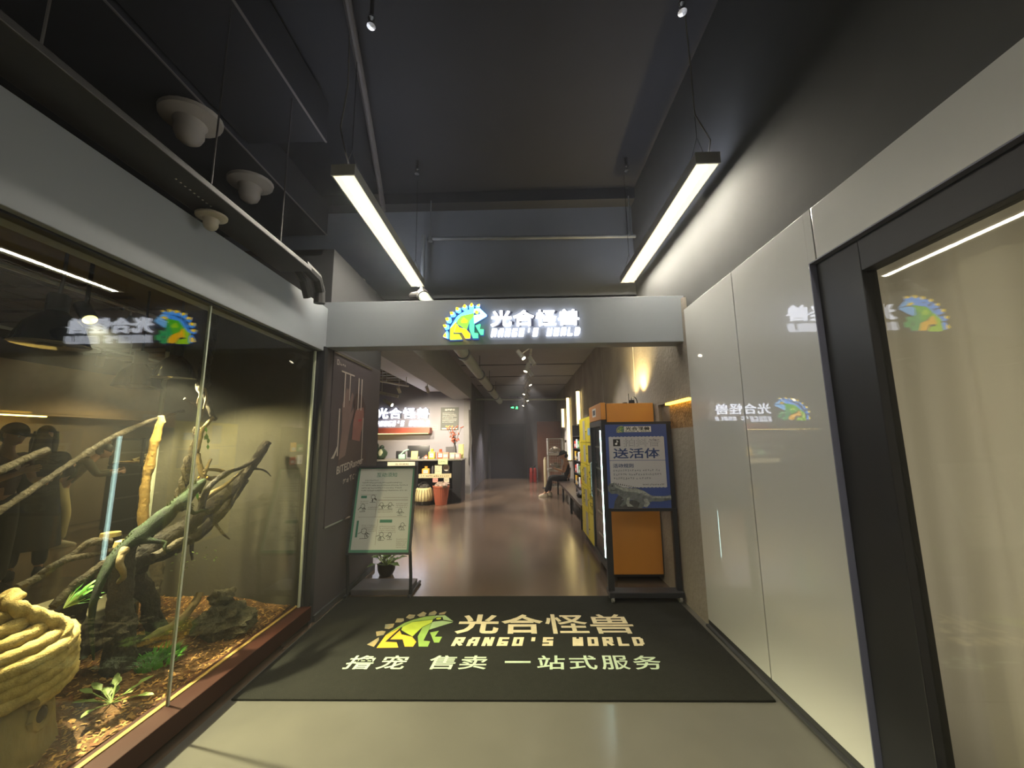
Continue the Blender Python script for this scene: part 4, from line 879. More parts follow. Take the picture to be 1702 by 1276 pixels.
def ticket(y0, y1):
    pts = [(.05, y0), (.95, y0)] + [(.95, y1)]
    n = 30
    for i in range(n + 1): pts.append((.95 - .9 * i / n, y1 + (.008 if i % 2 else 0)))
    return pts
P2(1, ticket(.565, .845), 2)
P2(1, [(.05, .56)] + [(.05 + .9 * i / 30, .245 - (.008 if i % 2 else 0)) for i in range(31)] + [(.95, .56)], 2)
b.m = 4; put_lizard(b, o2 + X * .18 * W2 + Z * .90 * H2, X, Z, (0, -.003, 0), .14 * W2, .085 * H2, {k: (4 if k in ('belly', 'arm', 'back', 'jaw', 'crown', 'hand') else 8) for k in LIZ} | {'eye': 3})
P2(5, [(.31, .905), (.75, .905), (.75, .975), (.31, .975)], 2)
b.m = 3; put_text(b, '光合怪兽', o2 + X * .33 * W2 + Z * .925 * H2, X, Z, (0, -.0034, 0), .40 * W2, .045 * H2, offset=.03)
put_block(b, "RANGO'S WORLD", o2 + X * .33 * W2 + Z * .909 * H2, X, Z, (0, -.0034, 0), .41 * W2, .012 * H2, t=.25)
P2(3, [(.12, .735), (.235, .735), (.235, .82), (.12, .82)], 3)
# little white note mark on the black square
b.m = 5
for (x0, y0, x1, y1) in ((.178, .757, .188, .808),): R2(5, x0, y0, x1, y1, 4)
b.prism([((.168 + .020 * math.cos(a * PI / 6)) * W2, (.763 + .013 * math.sin(a * PI / 6)) * H2) for a in range(12)], o2, X, Z, (0, -.0048, 0))
P2(5, [(.188, .808), (.205, .792), (.205, .782), (.188, .795)], 4)
b.m = 7; put_text(b, '拍抖音', o2 + X * .285 * W2 + Z * .725 * H2, X, Z, (0, -.0036, 0), .60 * W2, .105 * H2, offset=.016)
b.m = 1; put_text(b, '拍抖音', o2 + X * .285 * W2 + Z * .725 * H2, X, Z, (0, -.0048, 0), .60 * W2, .105 * H2, offset=-.006)
b.m = 2; put_text(b, '送活体', o2 + X * .11 * W2 + Z * .585 * H2, X, Z, (0, -.0036, 0), .76 * W2, .125 * H2, offset=.018)
put_text(b, '活动规则', o2 + X * .10 * W2 + Z * .475 * H2, X, Z, (0, -.0036, 0), .33 * W2, .05 * H2, offset=.012)
b.m = 7
for i in range(3): put_fine(b, o2 + X * .10 * W2 + Z * (.43 - .047 * i) * H2, X, Z, (0, -.0036, 0), .78 * W2, .028 * H2, 90 + i, 1 if i < 2 else .8)
b.m = 3; put_fine(b, o2 + X * .56 * W2 + Z * .265 * H2, X, Z, (0, -.0036, 0), .35 * W2, .02 * H2, 97)
# stones and the grey lizard across the foot of the poster
P2(9, [(.08, 0), (.10, .08), (.16, .15), (.27, .14), (.34, .09), (.45, .10), (.52, .05), (.50, 0)], 3)
P2(6, [(.0, .25), (.03, .29), (.10, .295), (.17, .27), (.24, .245), (.34, .235), (.46, .235), (.58, .20), (.68, .15), (.80, .125), (1, .15), (1, .095), (.82, .075), (.70, .08), (.60, .05), (.52, .0), (.46, .0), (.50, .06), (.44, .09), (.33, .10), (.30, .06), (.22, .02), (.18, .03), (.25, .09), (.22, .13), (.14, .17), (.05, .17), (.01, .20)], 5)
b.prism([((.07 + .012 * math.cos(a * PI / 4)) * W2, (.262 + .009 * math.sin(a * PI / 4)) * H2) for a in range(8)], o2, X, Z, (0, -.0072, 0)); b.mi[-10:] = [3] * 10
P2(10, [(.10, .285), (.17, .262), (.24, .238), (.46, .228), (.58, .195), (.70, .14), (1, .135), (1, .115), (.70, .115), (.55, .16), (.44, .185), (.26, .20), (.12, .245)], 6)
P2(10, [(.30, .12), (.34, .13), (.33, .06), (.40, .02), (.30, .02), (.28, .06)], 6); P2(10, [(.56, .10), (.61, .12), (.66, .05), (.60, .01), (.55, .02), (.58, .06)], 6)
P2(3, [(.02, .215), (.09, .205), (.15, .215), (.09, .212)], 6)
for i in range(30):
    q = random.Random(i); P2(7, [(.2 + .45 * q.random(), .09 + .06 * q.random())] and (lambda x, y: [(x, y), (x + .03, y + .004), (x + .028, y + .012), (x + .004, y + .008)])(.18 + .5 * q.random(), .09 + .08 * q.random()), 6.5)
for i in range(14):
    x = .09 + i * .034; P2(9, [(x, .285 - i * .004), (x + .012, .31 - i * .006), (x + .022, .28 - i * .004)], 4)
b.build('poster', pm2, t)

# vending machine ----------------------------------------------------------------------------
t = thing('vending_machine', 'tall black vending machine with orange end panels and a lit glass door', 'vending machine', (1.2, 4.7, 0))
b = MB(); b.rbox((.955, 4.335, .06), (1.492, 5.04, 1.90), .006); b.build('cabinet', m_blk, t)
b = MB(); b.rbox((.965, 4.318, .09), (1.485, 4.335, 1.90), .003); b.build('side_panel', m_orange, t)
b = MB(); b.rbox((.90, 4.32, 1.72), (.955, 5.05, 1.91), .005); b.m = 1; b.quad((.899, 4.60, 1.77), (.899, 4.82, 1.77), (.899, 4.82, 1.87), (.899, 4.60, 1.87)); b.m = 2; b.quad((.898, 4.64, 1.79), (.898, 4.78, 1.79), (.898, 4.78, 1.85), (.898, 4.64, 1.85)); b.build('header_panel', [m_orange, m_plastic_w, m_frame], t)
b = MB()
for (lo, hi) in (((.90, 4.325, .12), (.955, 4.38, 1.715)), ((.90, 4.99, .12), (.955, 5.045, 1.715)), ((.90, 4.38, .12), (.955, 4.99, .2)), ((.90, 4.38, 1.65), (.955, 4.99, 1.715))): b.box(lo, hi)
dr2 = b.build('door', m_blk, t)
b = MB(); b.box((.91, 4.38, .2), (.916, 4.99, 1.65)); b.build('door_glass', m_glass2, dr2)
b = MB(); b.tube([(.885, 4.93, .8), (.872, 4.93, .82), (.872, 4.93, 1.2), (.885, 4.93, 1.22)], .01, 7); b.build('handle', m_chrome, dr2)
b = MB(); b.rbox((.888, 4.338, .25), (.90, 4.372, 1.60), .003); b.build('tube_lamp', E('cool_tube', (214, 255, 246), 9.0), t)
for k in range(5):
    b = MB(); b.box((.95, 4.39, .36 + k * .26), (.956, 4.98, .38 + k * .26)); b.build('shelf_edge', m_plastic_w, t)
for yy in (4.42, 4.96):
    b = MB(); b.cyl((1.0, yy, 0), (1.0, yy, .06), .02, n=10); b.build('foot', m_blk, t)
b = MB(); b.tube(smooth([(1.33, 4.6, 1.90), (1.33, 4.6, 1.98), (1.36, 4.6, 2.0), (1.39, 4.6, 1.97), (1.40, 4.6, 1.90)]), .006, 6); b.tube([(1.30, 4.6, 1.90), (1.30, 4.6, 2.04)], .004, 6); b.build('antenna', m_blk, t)

# yellow lockers -----------------------------------------------------------------------------
t = thing('locker_cabinet', 'yellow parcel locker cabinet with grey side strips beyond the vending machine', 'locker', (1.2, 5.6, 0))
b = MB(); b.rbox((.97, 5.10, .08), (1.49, 6.28, 1.83), .005); b.build('body', M('locker_body', (150, 140, 40), rough=.45), t)
b = MB(); b.box((.99, 5.12, 0), (1.47, 6.26, .08)); b.build('plinth', m_blk, t)
for c_, (y0, y1) in enumerate(((5.11, 5.66), (5.68, 6.27))):
    zs = [.10, .5, .82, 1.14, 1.46, 1.82]
    for k in range(5):
        b = MB(); b.rbox((.95, y0, zs[k] + .004), (.97, y1, zs[k + 1] - .004), .004)
        b.m = 1
        if c_ == 1: b.quad((.949, y0 + .06, zs[k] + .04), (.949, y0 + .06, zs[k + 1] - .04), (.949, y0 + .25, zs[k + 1] - .04), (.949, y0 + .25, zs[k] + .04))
        if k in (1, 2): b.m = 2; put_fine(b, Vector((.9485, y0 + .42, zs[k] + .06)), -Y, Z, (0, 0, 0), .2, .1, k + c_ * 5); put_fine(b, Vector((.9485, y0 + .42, zs[k] + .18)), -Y, Z, (0, 0, 0), .2, .1, 9 + k + c_ * 5)
        if k == 4 and c_ == 0: b.m = 3; b.quad((.949, y0 + .15, 1.56), (.949, y0 + .15, 1.66), (.949, y0 + .40, 1.66), (.949, y0 + .40, 1.56))
        if k == 3 and c_ == 0: b.m = 2; b.quad((.949, y0 + .08, 1.18), (.949, y0 + .08, 1.42), (.949, y0 + .42, 1.42), (.949, y0 + .42, 1.18))
        d_ = b.build('door', [m_yel, M('locker_grey', (176, 172, 150), rough=.5), m_frame, M('label_blue', (150, 190, 220), rough=.5)], t)
        b = MB(); b.ell((.945, y1 - .04, zs[k] + .16), (.008, .01, .01), 8, 6); b.build('knob', m_chrome, d_)

# slim product shelf, bench, seated person -------------------------------------------------
t = thing('product_shelf', 'slim black wall shelf with colourful packets beyond the lockers', 'shelf', (1.4, 8.9, .45))
b = MB(); b.box((1.47, 8.3, .45), (1.495, 9.5, 1.85)); b.build('back', m_blk, t)
for k in range(5):
    b = MB(); b.box((1.27, 8.3, .45 + k * .28), (1.47, 9.5, .47 + k * .28)); b.build('shelf_board', m_blk, t)
for yy in (8.29, 9.5):
    b = MB(); b.box((1.27, yy, .45), (1.495, yy + .015, 1.85)); b.build('side', m_blk, t)
pc = [(200, 60, 40), (230, 230, 220), (40, 40, 44), (230, 180, 60), (90, 150, 90), (220, 220, 230)]
for k in range(4):
    for j in range(4):
        cc = pc[(k * 3 + j) % 6]; b = MB(); y0 = 8.36 + j * .28; b.rbox((1.29, y0, .471 + k * .28), (1.34, y0 + .2, .471 + k * .28 + .16 + .04 * ((j + k) % 2)), .006); b.m = 1; b.quad((1.289, y0 + .03, .50 + k * .28), (1.289, y0 + .03, .56 + k * .28), (1.289, y0 + .17, .56 + k * .28), (1.289, y0 + .17, .50 + k * .28))
        tag(b.build('packet', [M('packet_%d' % ((k * 3 + j) % 6), cc, rough=.4), m_plastic_w], loc=(1.31, y0 + .1, .471 + k * .28)), 'small coloured packet on the slim wall shelf past the lockers', 'packet', 'packets on the slim wall shelf')
t = thing('bench', 'long low dark bench along the right wall of the passage', 'bench', (1.2, 9, 0))
b = MB(); b.rbox((.98, 6.6, .36), (1.46, 11.2, .42), .01); b.build('seat', M('bench_wood', (64, 52, 46), rough=.45, vary=.15, scale=5, stretch=(1, .2, 1)), t)
for y in (6.8, 8.2, 9.7, 11.05):
    for x in (1.02, 1.42):
        b = MB(); b.box((x - .02, y - .02, 0), (x + .02, y + .02, .36)); b.build('leg', m_blk, t)
b = MB(); b.tube(smooth([(1.12, 7.3, .47), (1.2, 7.6, .5), (1.25, 7.9, .48)]), [.05, .07, .05] + [.05] * 8, 10) if False else b.ell((1.2, 7.6, .475), (.14, .24, .07), 16, 9, jit=.3)
b.tube([(1.08, 7.45, .50), (1.06, 7.6, .60), (1.08, 7.75, .50)], .012, 6)
tag(b.build('bag', M('bag_cloth', (44, 40, 42), rough=.8, vary=.3, scale=12), smooth=True, loc=(1.2, 7.6, .42)), 'dark soft bag lying on the bench nearer than the seated person', 'bag')

m_skin = M('skin', (202, 156, 124), rough=.5)
m_lip = M('lips', (168, 96, 88), rough=.5); m_eye = M('eye_dark', (26, 22, 20), rough=.3); m_eyew = M('eye_white', (220, 216, 208), rough=.3)
m_hair = M('black_hair', (24, 20, 18), rough=.45, vary=.3, scale=60)
def join_mb(o, mb, mats):
    """weld extra shapes into an existing mesh object so the body stays one mesh"""
    base = len(o.data.materials)
    for m in mats: o.data.materials.append(m)
    bm = bmesh.new(); bm.from_mesh(o.data); off = wloc(o)
    vs = [bm.verts.new(p - off) for p in mb.v]
    for f, mi in zip(mb.f, mb.mi):
        try: q = bm.faces.new([vs[i] for i in f])
        except ValueError: continue
        q.material_index = mi + base if mi >= 0 else 0; q.smooth = True
    bm.to_mesh(o.data); bm.free()
def head_mb(c, f, u, k=1.0):
    """head with brow, nose, mouth, eyes and ears; c centre, f facing, u up"""
    c, f, u = Vector(c), Vector(f).normalized(), Vector(u).normalized(); u = (u - f * u.dot(f)).normalized(); r = f.cross(u)
    mb = MB(); n, kk = 24, 16; vs = []
    for i in range(kk + 1):
        th = PI * i / kk; z = -math.cos(th); s_ = math.sin(th)
        for j in range(n):
            a = 2 * PI * j / n; fx = s_ * math.cos(a); rx = s_ * math.sin(a)
            w_ = .072 * (1 - .22 * max(0, -z)); d_ = .092 * (1 + (.06 if fx > 0 and z < -.3 else 0)); h_ = .115
            p = f * fx * d_ + r * rx * w_ + u * z * h_
            if fx > .75 and abs(rx) < .25 and -.35 < z < .15: p += f * .018 * (1 - abs(rx) / .25) * (1 - abs(z + .12) / .27)
            vs.append(c + p * k)
    mb.add(vs, [(i * n + j, i * n + (j + 1) % n, (i + 1) * n + (j + 1) % n, (i + 1) * n + j) for i in range(kk) for j in range(n)])
    for s_ in (-1, 1):
        mb.m = 0; mb.ell(c + (r * s_ * .074 - f * .005 - u * .005) * k, (.014 * k, .014 * k, .03 * k), 8, 6)
        mb.m = 2; mb.ell(c + (r * s_ * .03 + f * .078 + u * .008) * k, (.012 * k, .012 * k, .007 * k), 8, 6)
        mb.m = 3; mb.ell(c + (r * s_ * .03 + f * .086 + u * .008) * k, (.006 * k, .006 * k, .006 * k), 8, 6)
        mb.m = 3; mb.tube([c + (r * s_ * .018 + f * .088 + u * .03) * k, c + (r * s_ * .048 + f * .074 + u * .032) * k], .004 * k, 5)
    mb.m = 1; mb.tube([c + (-r * .022 + f * .084 - u * .062) * k, c + (f * .096 - u * .06) * k, c + (r * .022 + f * .084 - u * .062) * k], [.004 * k, .007 * k, .004 * k], 6)
    return mb
def shell(c, f, u, rx, ry, rz, lo=-.1, n=22, kk=9):
    """dome over a head: part of an ellipsoid from z=lo to the crown"""
    c, f, u = Vector(c), Vector(f).normalized(), Vector(u).normalized(); u = (u - f * u.dot(f)).normalized(); r = f.cross(u); mb = MB(); vs = []
    t0 = math.asin(max(-1, lo))
    for i in range(kk + 1):
        t_ = t0 + (PI / 2 - t0) * i / kk
        for j in range(n):
            a = 2 * PI * j / n; vs.append(c + f * math.cos(t_) * math.cos(a) * rx + r * math.cos(t_) * math.sin(a) * ry + u * math.sin(t_) * rz)
    mb.add(vs, [(i * n + j, i * n + (j + 1) % n, (i + 1) * n + (j + 1) % n, (i + 1) * n + j) for i in range(kk) for j in range(n)]); return mb
def shoe(p, f, k=1.0):
    p, f = Vector(p), Vector(f); f.z = 0; f.normalize(); r = f.cross(Z); mb = MB(); vs = []; n = 14
    for z, sc, sh in ((0, 1.0, 0), (.025, 1.04, 0), (.05, .92, -.01), (.075, .70, -.035), (.105, .42, -.06)):
        for j in range(n):
            a = 2 * PI * j / n; vs.append(Vector((p.x, p.y, 0)) + (f * (math.cos(a) * .135 * sc + .05 + sh) + r * math.sin(a) * .047 * min(1, sc + .1) + Z * z) * k + Z * .002)
    mb.add(vs, [(i * n + j, i * n + (j + 1) % n, (i + 1) * n + (j + 1) % n, (i + 1) * n + j) for i in range(4) for j in range(n)] + [tuple(range(n))[::-1], tuple(4 * n + j for j in range(n))]); return mb
def figure(label, base, yaw, H, J, trousers, top, shoes, sleeve, hair, cap=None, coat=None):
    """J: joints in metres for a 1.7 m figure, (forward, right, up) from base; returns the root"""
    t = thing('person', label, 'person', base); k = H / 1.7
    f = Vector((math.sin(yaw), math.cos(yaw), 0)); r = Vector((f.y, -f.x, 0)); B = Vector(base)
    def W(p): return B + (f * p[0] + r * p[1] + Z * p[2]) * k
    def D(p): return f * p[0] + r * p[1] + Z * p[2]
    s = Sk()
    pel, wa, ch, nk, hd = (W(J[n]) for n in ('pelvis', 'waist', 'chest', 'neck', 'head'))
    s.chain([(pel, (.125 * k, .10 * k)), (wa, (.11 * k, .09 * k)), (ch, (.13 * k, .10 * k)), (nk, .05 * k), (hd - (hd - nk) * .35, .052 * k)])
    for sd in ('l', 'r'):
        sg = 1 if sd == 'r' else -1
        hip = pel + r * sg * .085 * k - Z * .03 * k; kn, an = W(J[sd + 'knee']), W(J[sd + 'ankle']); foot = W(J[sd + 'toe'])
        s.chain([(hip, .088 * k), (hip.lerp(kn, .5), .075 * k), (kn, .055 * k), (kn.lerp(an, .35), .052 * k), (an, .036 * k), (an.lerp(foot, .5) - Z * .02 * k, .035 * k), (foot, .03 * k)], 0)
        sh = W(J[sd + 'shoulder']); el, wr = W(J[sd + 'elbow']), W(J[sd + 'wrist'])
        ii = s.chain([(sh, .05 * k), (sh.lerp(el, .5), .044 * k), (el, .036 * k), (el.lerp(wr, .4), .034 * k), (wr, .026 * k)], 2)
        s.hand(ii[-1], (wr - el) * .6 + D(J.get(sd + 'hand', (0, 0, 0))), J.get(sd + 'palm', None) and D(J[sd + 'palm']) or -r * sg, k, J.get('curl', .35), side=1)
    body = s.obj('body', m_skin, t, root=0)
    hf = D(J.get('face', (1, 0, 0))); hu = D(J.get('crown', (0, 0, 1)))
    join_mb(body, head_mb(hd, hf, hu, k), [m_skin, m_lip, m_eyew, m_eye])
    s = Sk(); s.chain([(wa.lerp(pel, .35), (.135 * k, .11 * k)), (pel, (.145 * k, .12 * k))])
    for sd in ('l', 'r'):
        sg = 1 if sd == 'r' else -1
        hip = pel + r * sg * .085 * k - Z * .03 * k; kn, an = W(J[sd + 'knee']), W(J[sd + 'ankle'])
        s.chain([(hip, .102 * k), (hip.lerp(kn, .5), .09 * k), (kn, .073 * k), (kn.lerp(an, .45), .07 * k), (an.lerp(kn, .06), .062 * k)], 1)
    s.obj('trousers', trousers, t, root=1)
    s = Sk(); i0 = s.chain([(pel.lerp(wa, .3), (.145 * k, .12 * k)), (wa, (.128 * k, .105 * k)), (ch, (.146 * k, .115 * k)), (nk.lerp(ch, .3), .062 * k)])
    for sd in ('l', 'r'):
        sh = W(J[sd + 'shoulder']); el, wr = W(J[sd + 'elbow']), W(J[sd + 'wrist'])
        if sleeve == 0: s.chain([(sh.lerp(ch, .12), .062 * k)], i0[2])
        else: s.chain([(sh, .064 * k), (sh.lerp(el, .5), .058 * k)] + ([(el, .052 * k), (wr.lerp(el, .12), .040 * k)] if sleeve == 2 else []), i0[2])
    s.obj('top', top, t, root=1)
    for sd in ('l', 'r'): shoe(W(J[sd + 'ankle']), W(J[sd + 'toe']) - W(J[sd + 'ankle']), k).build('shoe', shoes, t, smooth=True)
    mb = shell(hd - hf * .012 * k + hu * .004 * k, hf, hu, .10 * k, .084 * k, .126 * k, lo=.12)
    back = hd - hf.normalized() * .052 * k
    if hair == 'long':
        mb.tube([back + hu * .06 * k, back - Z * .05 * k - hf * .02 * k, back - Z * .22 * k - hf * .03 * k, back - Z * .42 * k - hf * .02 * k, back - Z * .50 * k], [.07 * k, .088 * k, .10 * k, .085 * k, .03 * k], 14, squash=.55)
        for sg in (-1, 1): mb.tube([hd + r * sg * .07 * k + hu * .05 * k - hf * .02 * k, hd + r * sg * .082 * k - Z * .08 * k - hf * .02 * k, hd + r * sg * .085 * k - Z * .28 * k - hf * .01 * k], [.03 * k, .035 * k, .02 * k], 8)
    elif hair == 'tied': mb.ell(back + hu * .02 * k - hf * .03 * k, (.05 * k, .05 * k, .05 * k), 10, 8, jit=.3); mb.ell(back - hu * .04 * k, (.075 * k, .075 * k, .07 * k), 12, 8)
    else: mb.ell(back - hu * .01 * k + hf * .01 * k, (.076 * k, .076 * k, .085 * k), 12, 8)
    mb.build('hair', m_hair, t, smooth=True)
    if cap:
        mb = shell(hd + hu * .03 * k, hf, hu, .108 * k, .09 * k, .105 * k, lo=.05); hr = hf.normalized().cross(hu).normalized()
        pts = [(hd + hu * .038 * k + hf.normalized() * (.09 + .085 * math.cos(a)) * k + hr * math.sin(a) * .085 * k - hu * .012 * math.cos(a) * k) for a in [(-PI / 2 + PI * i / 10) for i in range(11)]]
        mb.add(pts + [p + hu * .008 * k for p in pts], [tuple(range(11))[::-1], tuple(range(11, 22))] + [(i, i + 1, 12 + i, 11 + i) for i in range(10)] + [(10, 0, 11, 21)])
        mb.build('cap', cap, t, smooth=True)
    if coat:
        mb = MB(); P = [ch + Z * .07 * k, ch, wa, pel, pel - Z * .3 * k, pel - Z * .62 * k]; n = 20; vs = []
        for p, a_, c_ in zip(P, (.12, .185, .165, .185, .22, .25), (.08, .13, .12, .14, .18, .21)):
            for j in range(n):
                q = 2 * PI * j / n; w_ = 1 + .05 * math.sin(q * 5) * (1 if p.z < pel.z else 0); vs.append(p + r * math.cos(q) * a_ * k * w_ + f * math.sin(q) * c_ * k * w_)
        mb.add(vs, [(i * n + j, i * n + (j + 1) % n, (i + 1) * n + (j + 1) % n, (i + 1) * n + j) for i in range(5) for j in range(n)]); mb.build('coat', coat, t, smooth=True)
    return t, W
STAND = dict(pelvis=(0, 0, .93), waist=(0, 0, 1.08), chest=(.0, 0, 1.27), neck=(0, 0, 1.44), head=(.02, 0, 1.58),
    lknee=(.02, -.10, .50), lankle=(0, -.11, .08), ltoe=(.15, -.12, .03), rknee=(.02, .10, .50), rankle=(0, .11, .08), rtoe=(.15, .12, .03),
    lshoulder=(0, -.18, 1.36), lelbow=(-.02, -.24, 1.08), lwrist=(.06, -.25, .84), rshoulder=(0, .18, 1.36), relbow=(-.02, .24, 1.08), rwrist=(.06, .25, .84))
m_blackcloth = M('black_cloth', (28, 27, 30), rough=.85, vary=.15, scale=14)
# seated reader on the bench: faces the passage (-X)
SIT = dict(pelvis=(0, 0, .50), waist=(-.03, 0, .64), chest=(.00, 0, .84), neck=(.04, 0, 1.0), head=(.09, 0, 1.12), face=(.92, 0, -.38), crown=(.38, 0, .92),
    lknee=(.46, -.09, .50), lankle=(.62, -.07, .10), ltoe=(.78, -.06, .05), rknee=(.46, .09, .52), rankle=(.50, .10, .10), rtoe=(.66, .10, .05),
    lshoulder=(.02, -.165, .93), lelbow=(.10, -.20, .67), lwrist=(.30, -.06, .74), rshoulder=(.02, .165, .93), relbow=(.10, .20, .67), rwrist=(.30, .06, .74),
    lpalm=(0, .8, .5), rpalm=(0, -.8, .5), curl=.5)
p1, W1 = figure('seated person in a black cap, black tank top and dark trousers looking at a phone', (1.24, 10.65, 0.0), -PI / 2, 1.66, SIT, M('dark_trousers', (34, 32, 38), rough=.8, vary=.12, scale=12), m_blackcloth, M('cream_sneaker', (206, 196, 172), rough=.6), 0, 'tied', cap=M('cap_black', (30, 28, 30), rough=.8))
pc_ = W1((.375, 0, .785)); b = MB(); ax = Vector((-.55, 0, .83)); b.obox(pc_, Y * .036, ax * .075, Vector((.83, 0, .55)) * .004); b.m = 1; b.obox(pc_ + Vector((.83, 0, .55)) * .0045, Y * .032, ax * .07, Vector((.83, 0, .55)) * .0006)
tag(b.build('phone', [M('phone_case', (190, 190, 196), rough=.3), E('phone_screen', (190, 200, 220), .6)], loc=pc_), 'pale phone held by the seated person', 'phone')
# shop visitors seen through the terrarium
LOOK = dict(STAND); LOOK.update(relbow=(.10, .22, 1.12), rwrist=(.32, .20, 1.20), lelbow=(.08, -.22, 1.1), lwrist=(.28, -.12, 1.12), head=(.04, 0, 1.58), face=(.95, 0, -.3), crown=(.3, 0, .95))
figure('standing person with long black hair and a long black coat behind the terrarium', (-5.75, 4.55, 0), R(-40), 1.74, LOOK, m_blackcloth, M('dark_top', (30, 26, 24), rough=.85), M('dark_shoe', (30, 26, 24), rough=.5), 2, 'long', coat=M('long_coat', (30, 26, 22), rough=.85, vary=.15, scale=9))
LEAN = dict(STAND); LEAN.update(waist=(.06, 0, 1.06), chest=(.20, 0, 1.22), neck=(.32, 0, 1.36), head=(.42, 0, 1.45), face=(.85, 0, -.5), crown=(.5, 0, .85), lshoulder=(.23, -.17, 1.31), rshoulder=(.23, .17, 1.31), lelbow=(.36, -.22, 1.08), lwrist=(.56, -.14, 1.12), relbow=(.36, .22, 1.08), rwrist=(.56, .14, 1.10), pelvis=(-.02, 0, .93), lknee=(-.02, -.1, .5), lankle=(-.12, -.1, .08), ltoe=(.03, -.1, .03), rknee=(.08, .1, .5), rankle=(.06, .1, .08), rtoe=(.21, .1, .03))
figure('standing person with pale beige trousers leaning towards a display tank', (-7.0, 5.85, 0), R(40), 1.64, LEAN, M('beige_trousers', (176, 160, 112), rough=.85, vary=.08), M('olive_top', (86, 80, 60), rough=.85, vary=.15), M('pale_shoe', (170, 160, 130), rough=.6), 2, 'short')
CAPP = dict(LOOK)
figure('person in a peaked cap cut off by the left edge of the picture', (-5.42, 3.98, 0), R(80), 1.74, CAPP, M('grey_trousers', (62, 58, 52), rough=.85), M('brown_top', (96, 58, 50), rough=.85, vary=.15), M('dark_shoe', (30, 26, 24), rough=.5), 1, 'short', cap=M('cap_brown', (52, 42, 30), rough=.85))

# crates, bollard, extinguishers, exit sign ------------------------------------------------
m_wire = M('crate_grey', (150, 146, 140), rough=.5)
def crate(z, label):
    t = thing('storage_cage', label, 'cage', (1.15, 13.0, z), None)
    b = MB(); x0, x1, y0, y1, h = .90, 1.42, 12.8, 13.3, .52
    for (x, y) in ((x0, y0), (x1, y0), (x0, y1), (x1, y1)): b.box((x - .018, y - .018, z), (x + .018, y + .018, z + h))
    for zz in (z, z + h - .036): 
        for y in (y0, y1): b.box((x0, y - .018, zz), (x1, y + .018, zz + .036))
        for x in (x0, x1): b.box((x - .018, y0, zz), (x + .018, y1, zz + .036))
    b.build('frame', m_wire, t)
    b = MB(); 
    for i in range(1, 9): b.cyl((x0 + (x1 - x0) * i / 9, y0, z), (x0 + (x1 - x0) * i / 9, y0, z + h), .004, n=5); b.cyl((x0, y0 + (y1 - y0) * i / 9, z), (x0, y0 + (y1 - y0) * i / 9, z + h), .004, n=5)
    for i in range(1, 6): b.cyl((x0, y0, z + h * i / 6), (x1, y0, z + h * i / 6), .003, n=5)
    b.build('wire_grid', m_wire, t)
    b = MB(); b.rbox((x0 + .03, y0 + .03, z + .02), (x1 - .03, y1 - .03, z + .06), .01); b.build('tray', M('cage_tray', (92, 84, 78), rough=.6), t)
    return t
crate(.0, 'lowest of three stacked grey wire cages beside the seated person')
crate(.52, 'middle of three stacked grey wire cages beside the seated person')
crate(1.04, 'topmost of three stacked grey wire cages beside the seated person')
for z in (.52, 1.04):
    b = MB(); b.ell((1.14, 13.05, z + .145), (.16, .12, .09), 14, 9, jit=.5, seed=z); tag(b.build('cage_bedding', M('bedding', (132, 122, 108), rough=.9, vary=.3, scale=20), smooth=True, loc=(1.14, 13.05, z + .06)), 'pale heap inside the %s wire cage' % ('middle' if z < 1 else 'topmost'), 'bedding')
t = thing('bollard', 'slim cream post standing on the floor near the wire cages', 'post', (.76, 12.5, 0)); b = MB(); b.lathe([(.045, .03), (.045, .88), (.03, .9), (.03, .95), (0, .96)], (.76, 12.5, 0), 14); b.build('post', M('cream_post', (196, 184, 152), rough=.5), t, smooth=True); b = MB(); b.lathe([(.10, 0), (.10, .02), (.05, .035)], (.76, 12.5, 0), 16); b.build('base', m_blk, t)
for x in (.36, .50):
    t = thing('fire_extinguisher', '%s red fire extinguisher standing at the end of the passage' % ('left of the two,' if x < .4 else 'right of the two,'), 'fire extinguisher', (x, 14.3, 0), 'red extinguishers')
    b = MB(); b.lathe([(.06, 0), (.065, .02), (.065, .42), (.05, .48), (.02, .51)], (x, 14.3, 0), 14); b.build('cylinder', M('signal_red', (168, 40, 36), rough=.35), t, smooth=True)
    b = MB(); b.cyl((x, 14.3, .5), (x, 14.3, .57), .018, n=8); b.tube([(x, 14.3, .56), (x + .05, 14.28, .6)], .01, 6); b.tube([(x, 14.3, .55), (x - .06, 14.26, .5), (x - .075, 14.25, .3)], .01, 6); b.build('valve', m_blk, t)
t = thing('exit_sign', 'small green exit sign glowing above the far doorway', 'sign', (-.24, 15.5, 2.72)); b = MB(); b.rbox((-.42, 15.5, 2.72), (-.06, 15.54, 2.92), .006); b.build('case', m_dgrey, t)
b = MB(); g = Vector((-.4, 15.498, 2.74))
for pts in ([(.02, .06), (.10, .06), (.10, .03), (.15, .08), (.10, .13), (.10, .10), (.02, .10)], [(.20, .02), (.24, .06), (.22, .09), (.26, .13), (.29, .10), (.31, .10), (.28, .06), (.30, .02), (.27, .02), (.255, .05), (.23, .02)]): b.prism(pts, g, X, Z, (0, -.004, 0))
b.build('pictogram', E('exit_green', (70, 255, 130), 3.0), t)
for xx in (-.38, -.1):
    b = MB(); b.cyl((xx, 15.52, 2.92), (xx, 15.52, 3.3), .006, n=6); b.build('hanger', m_dkpipe, t)

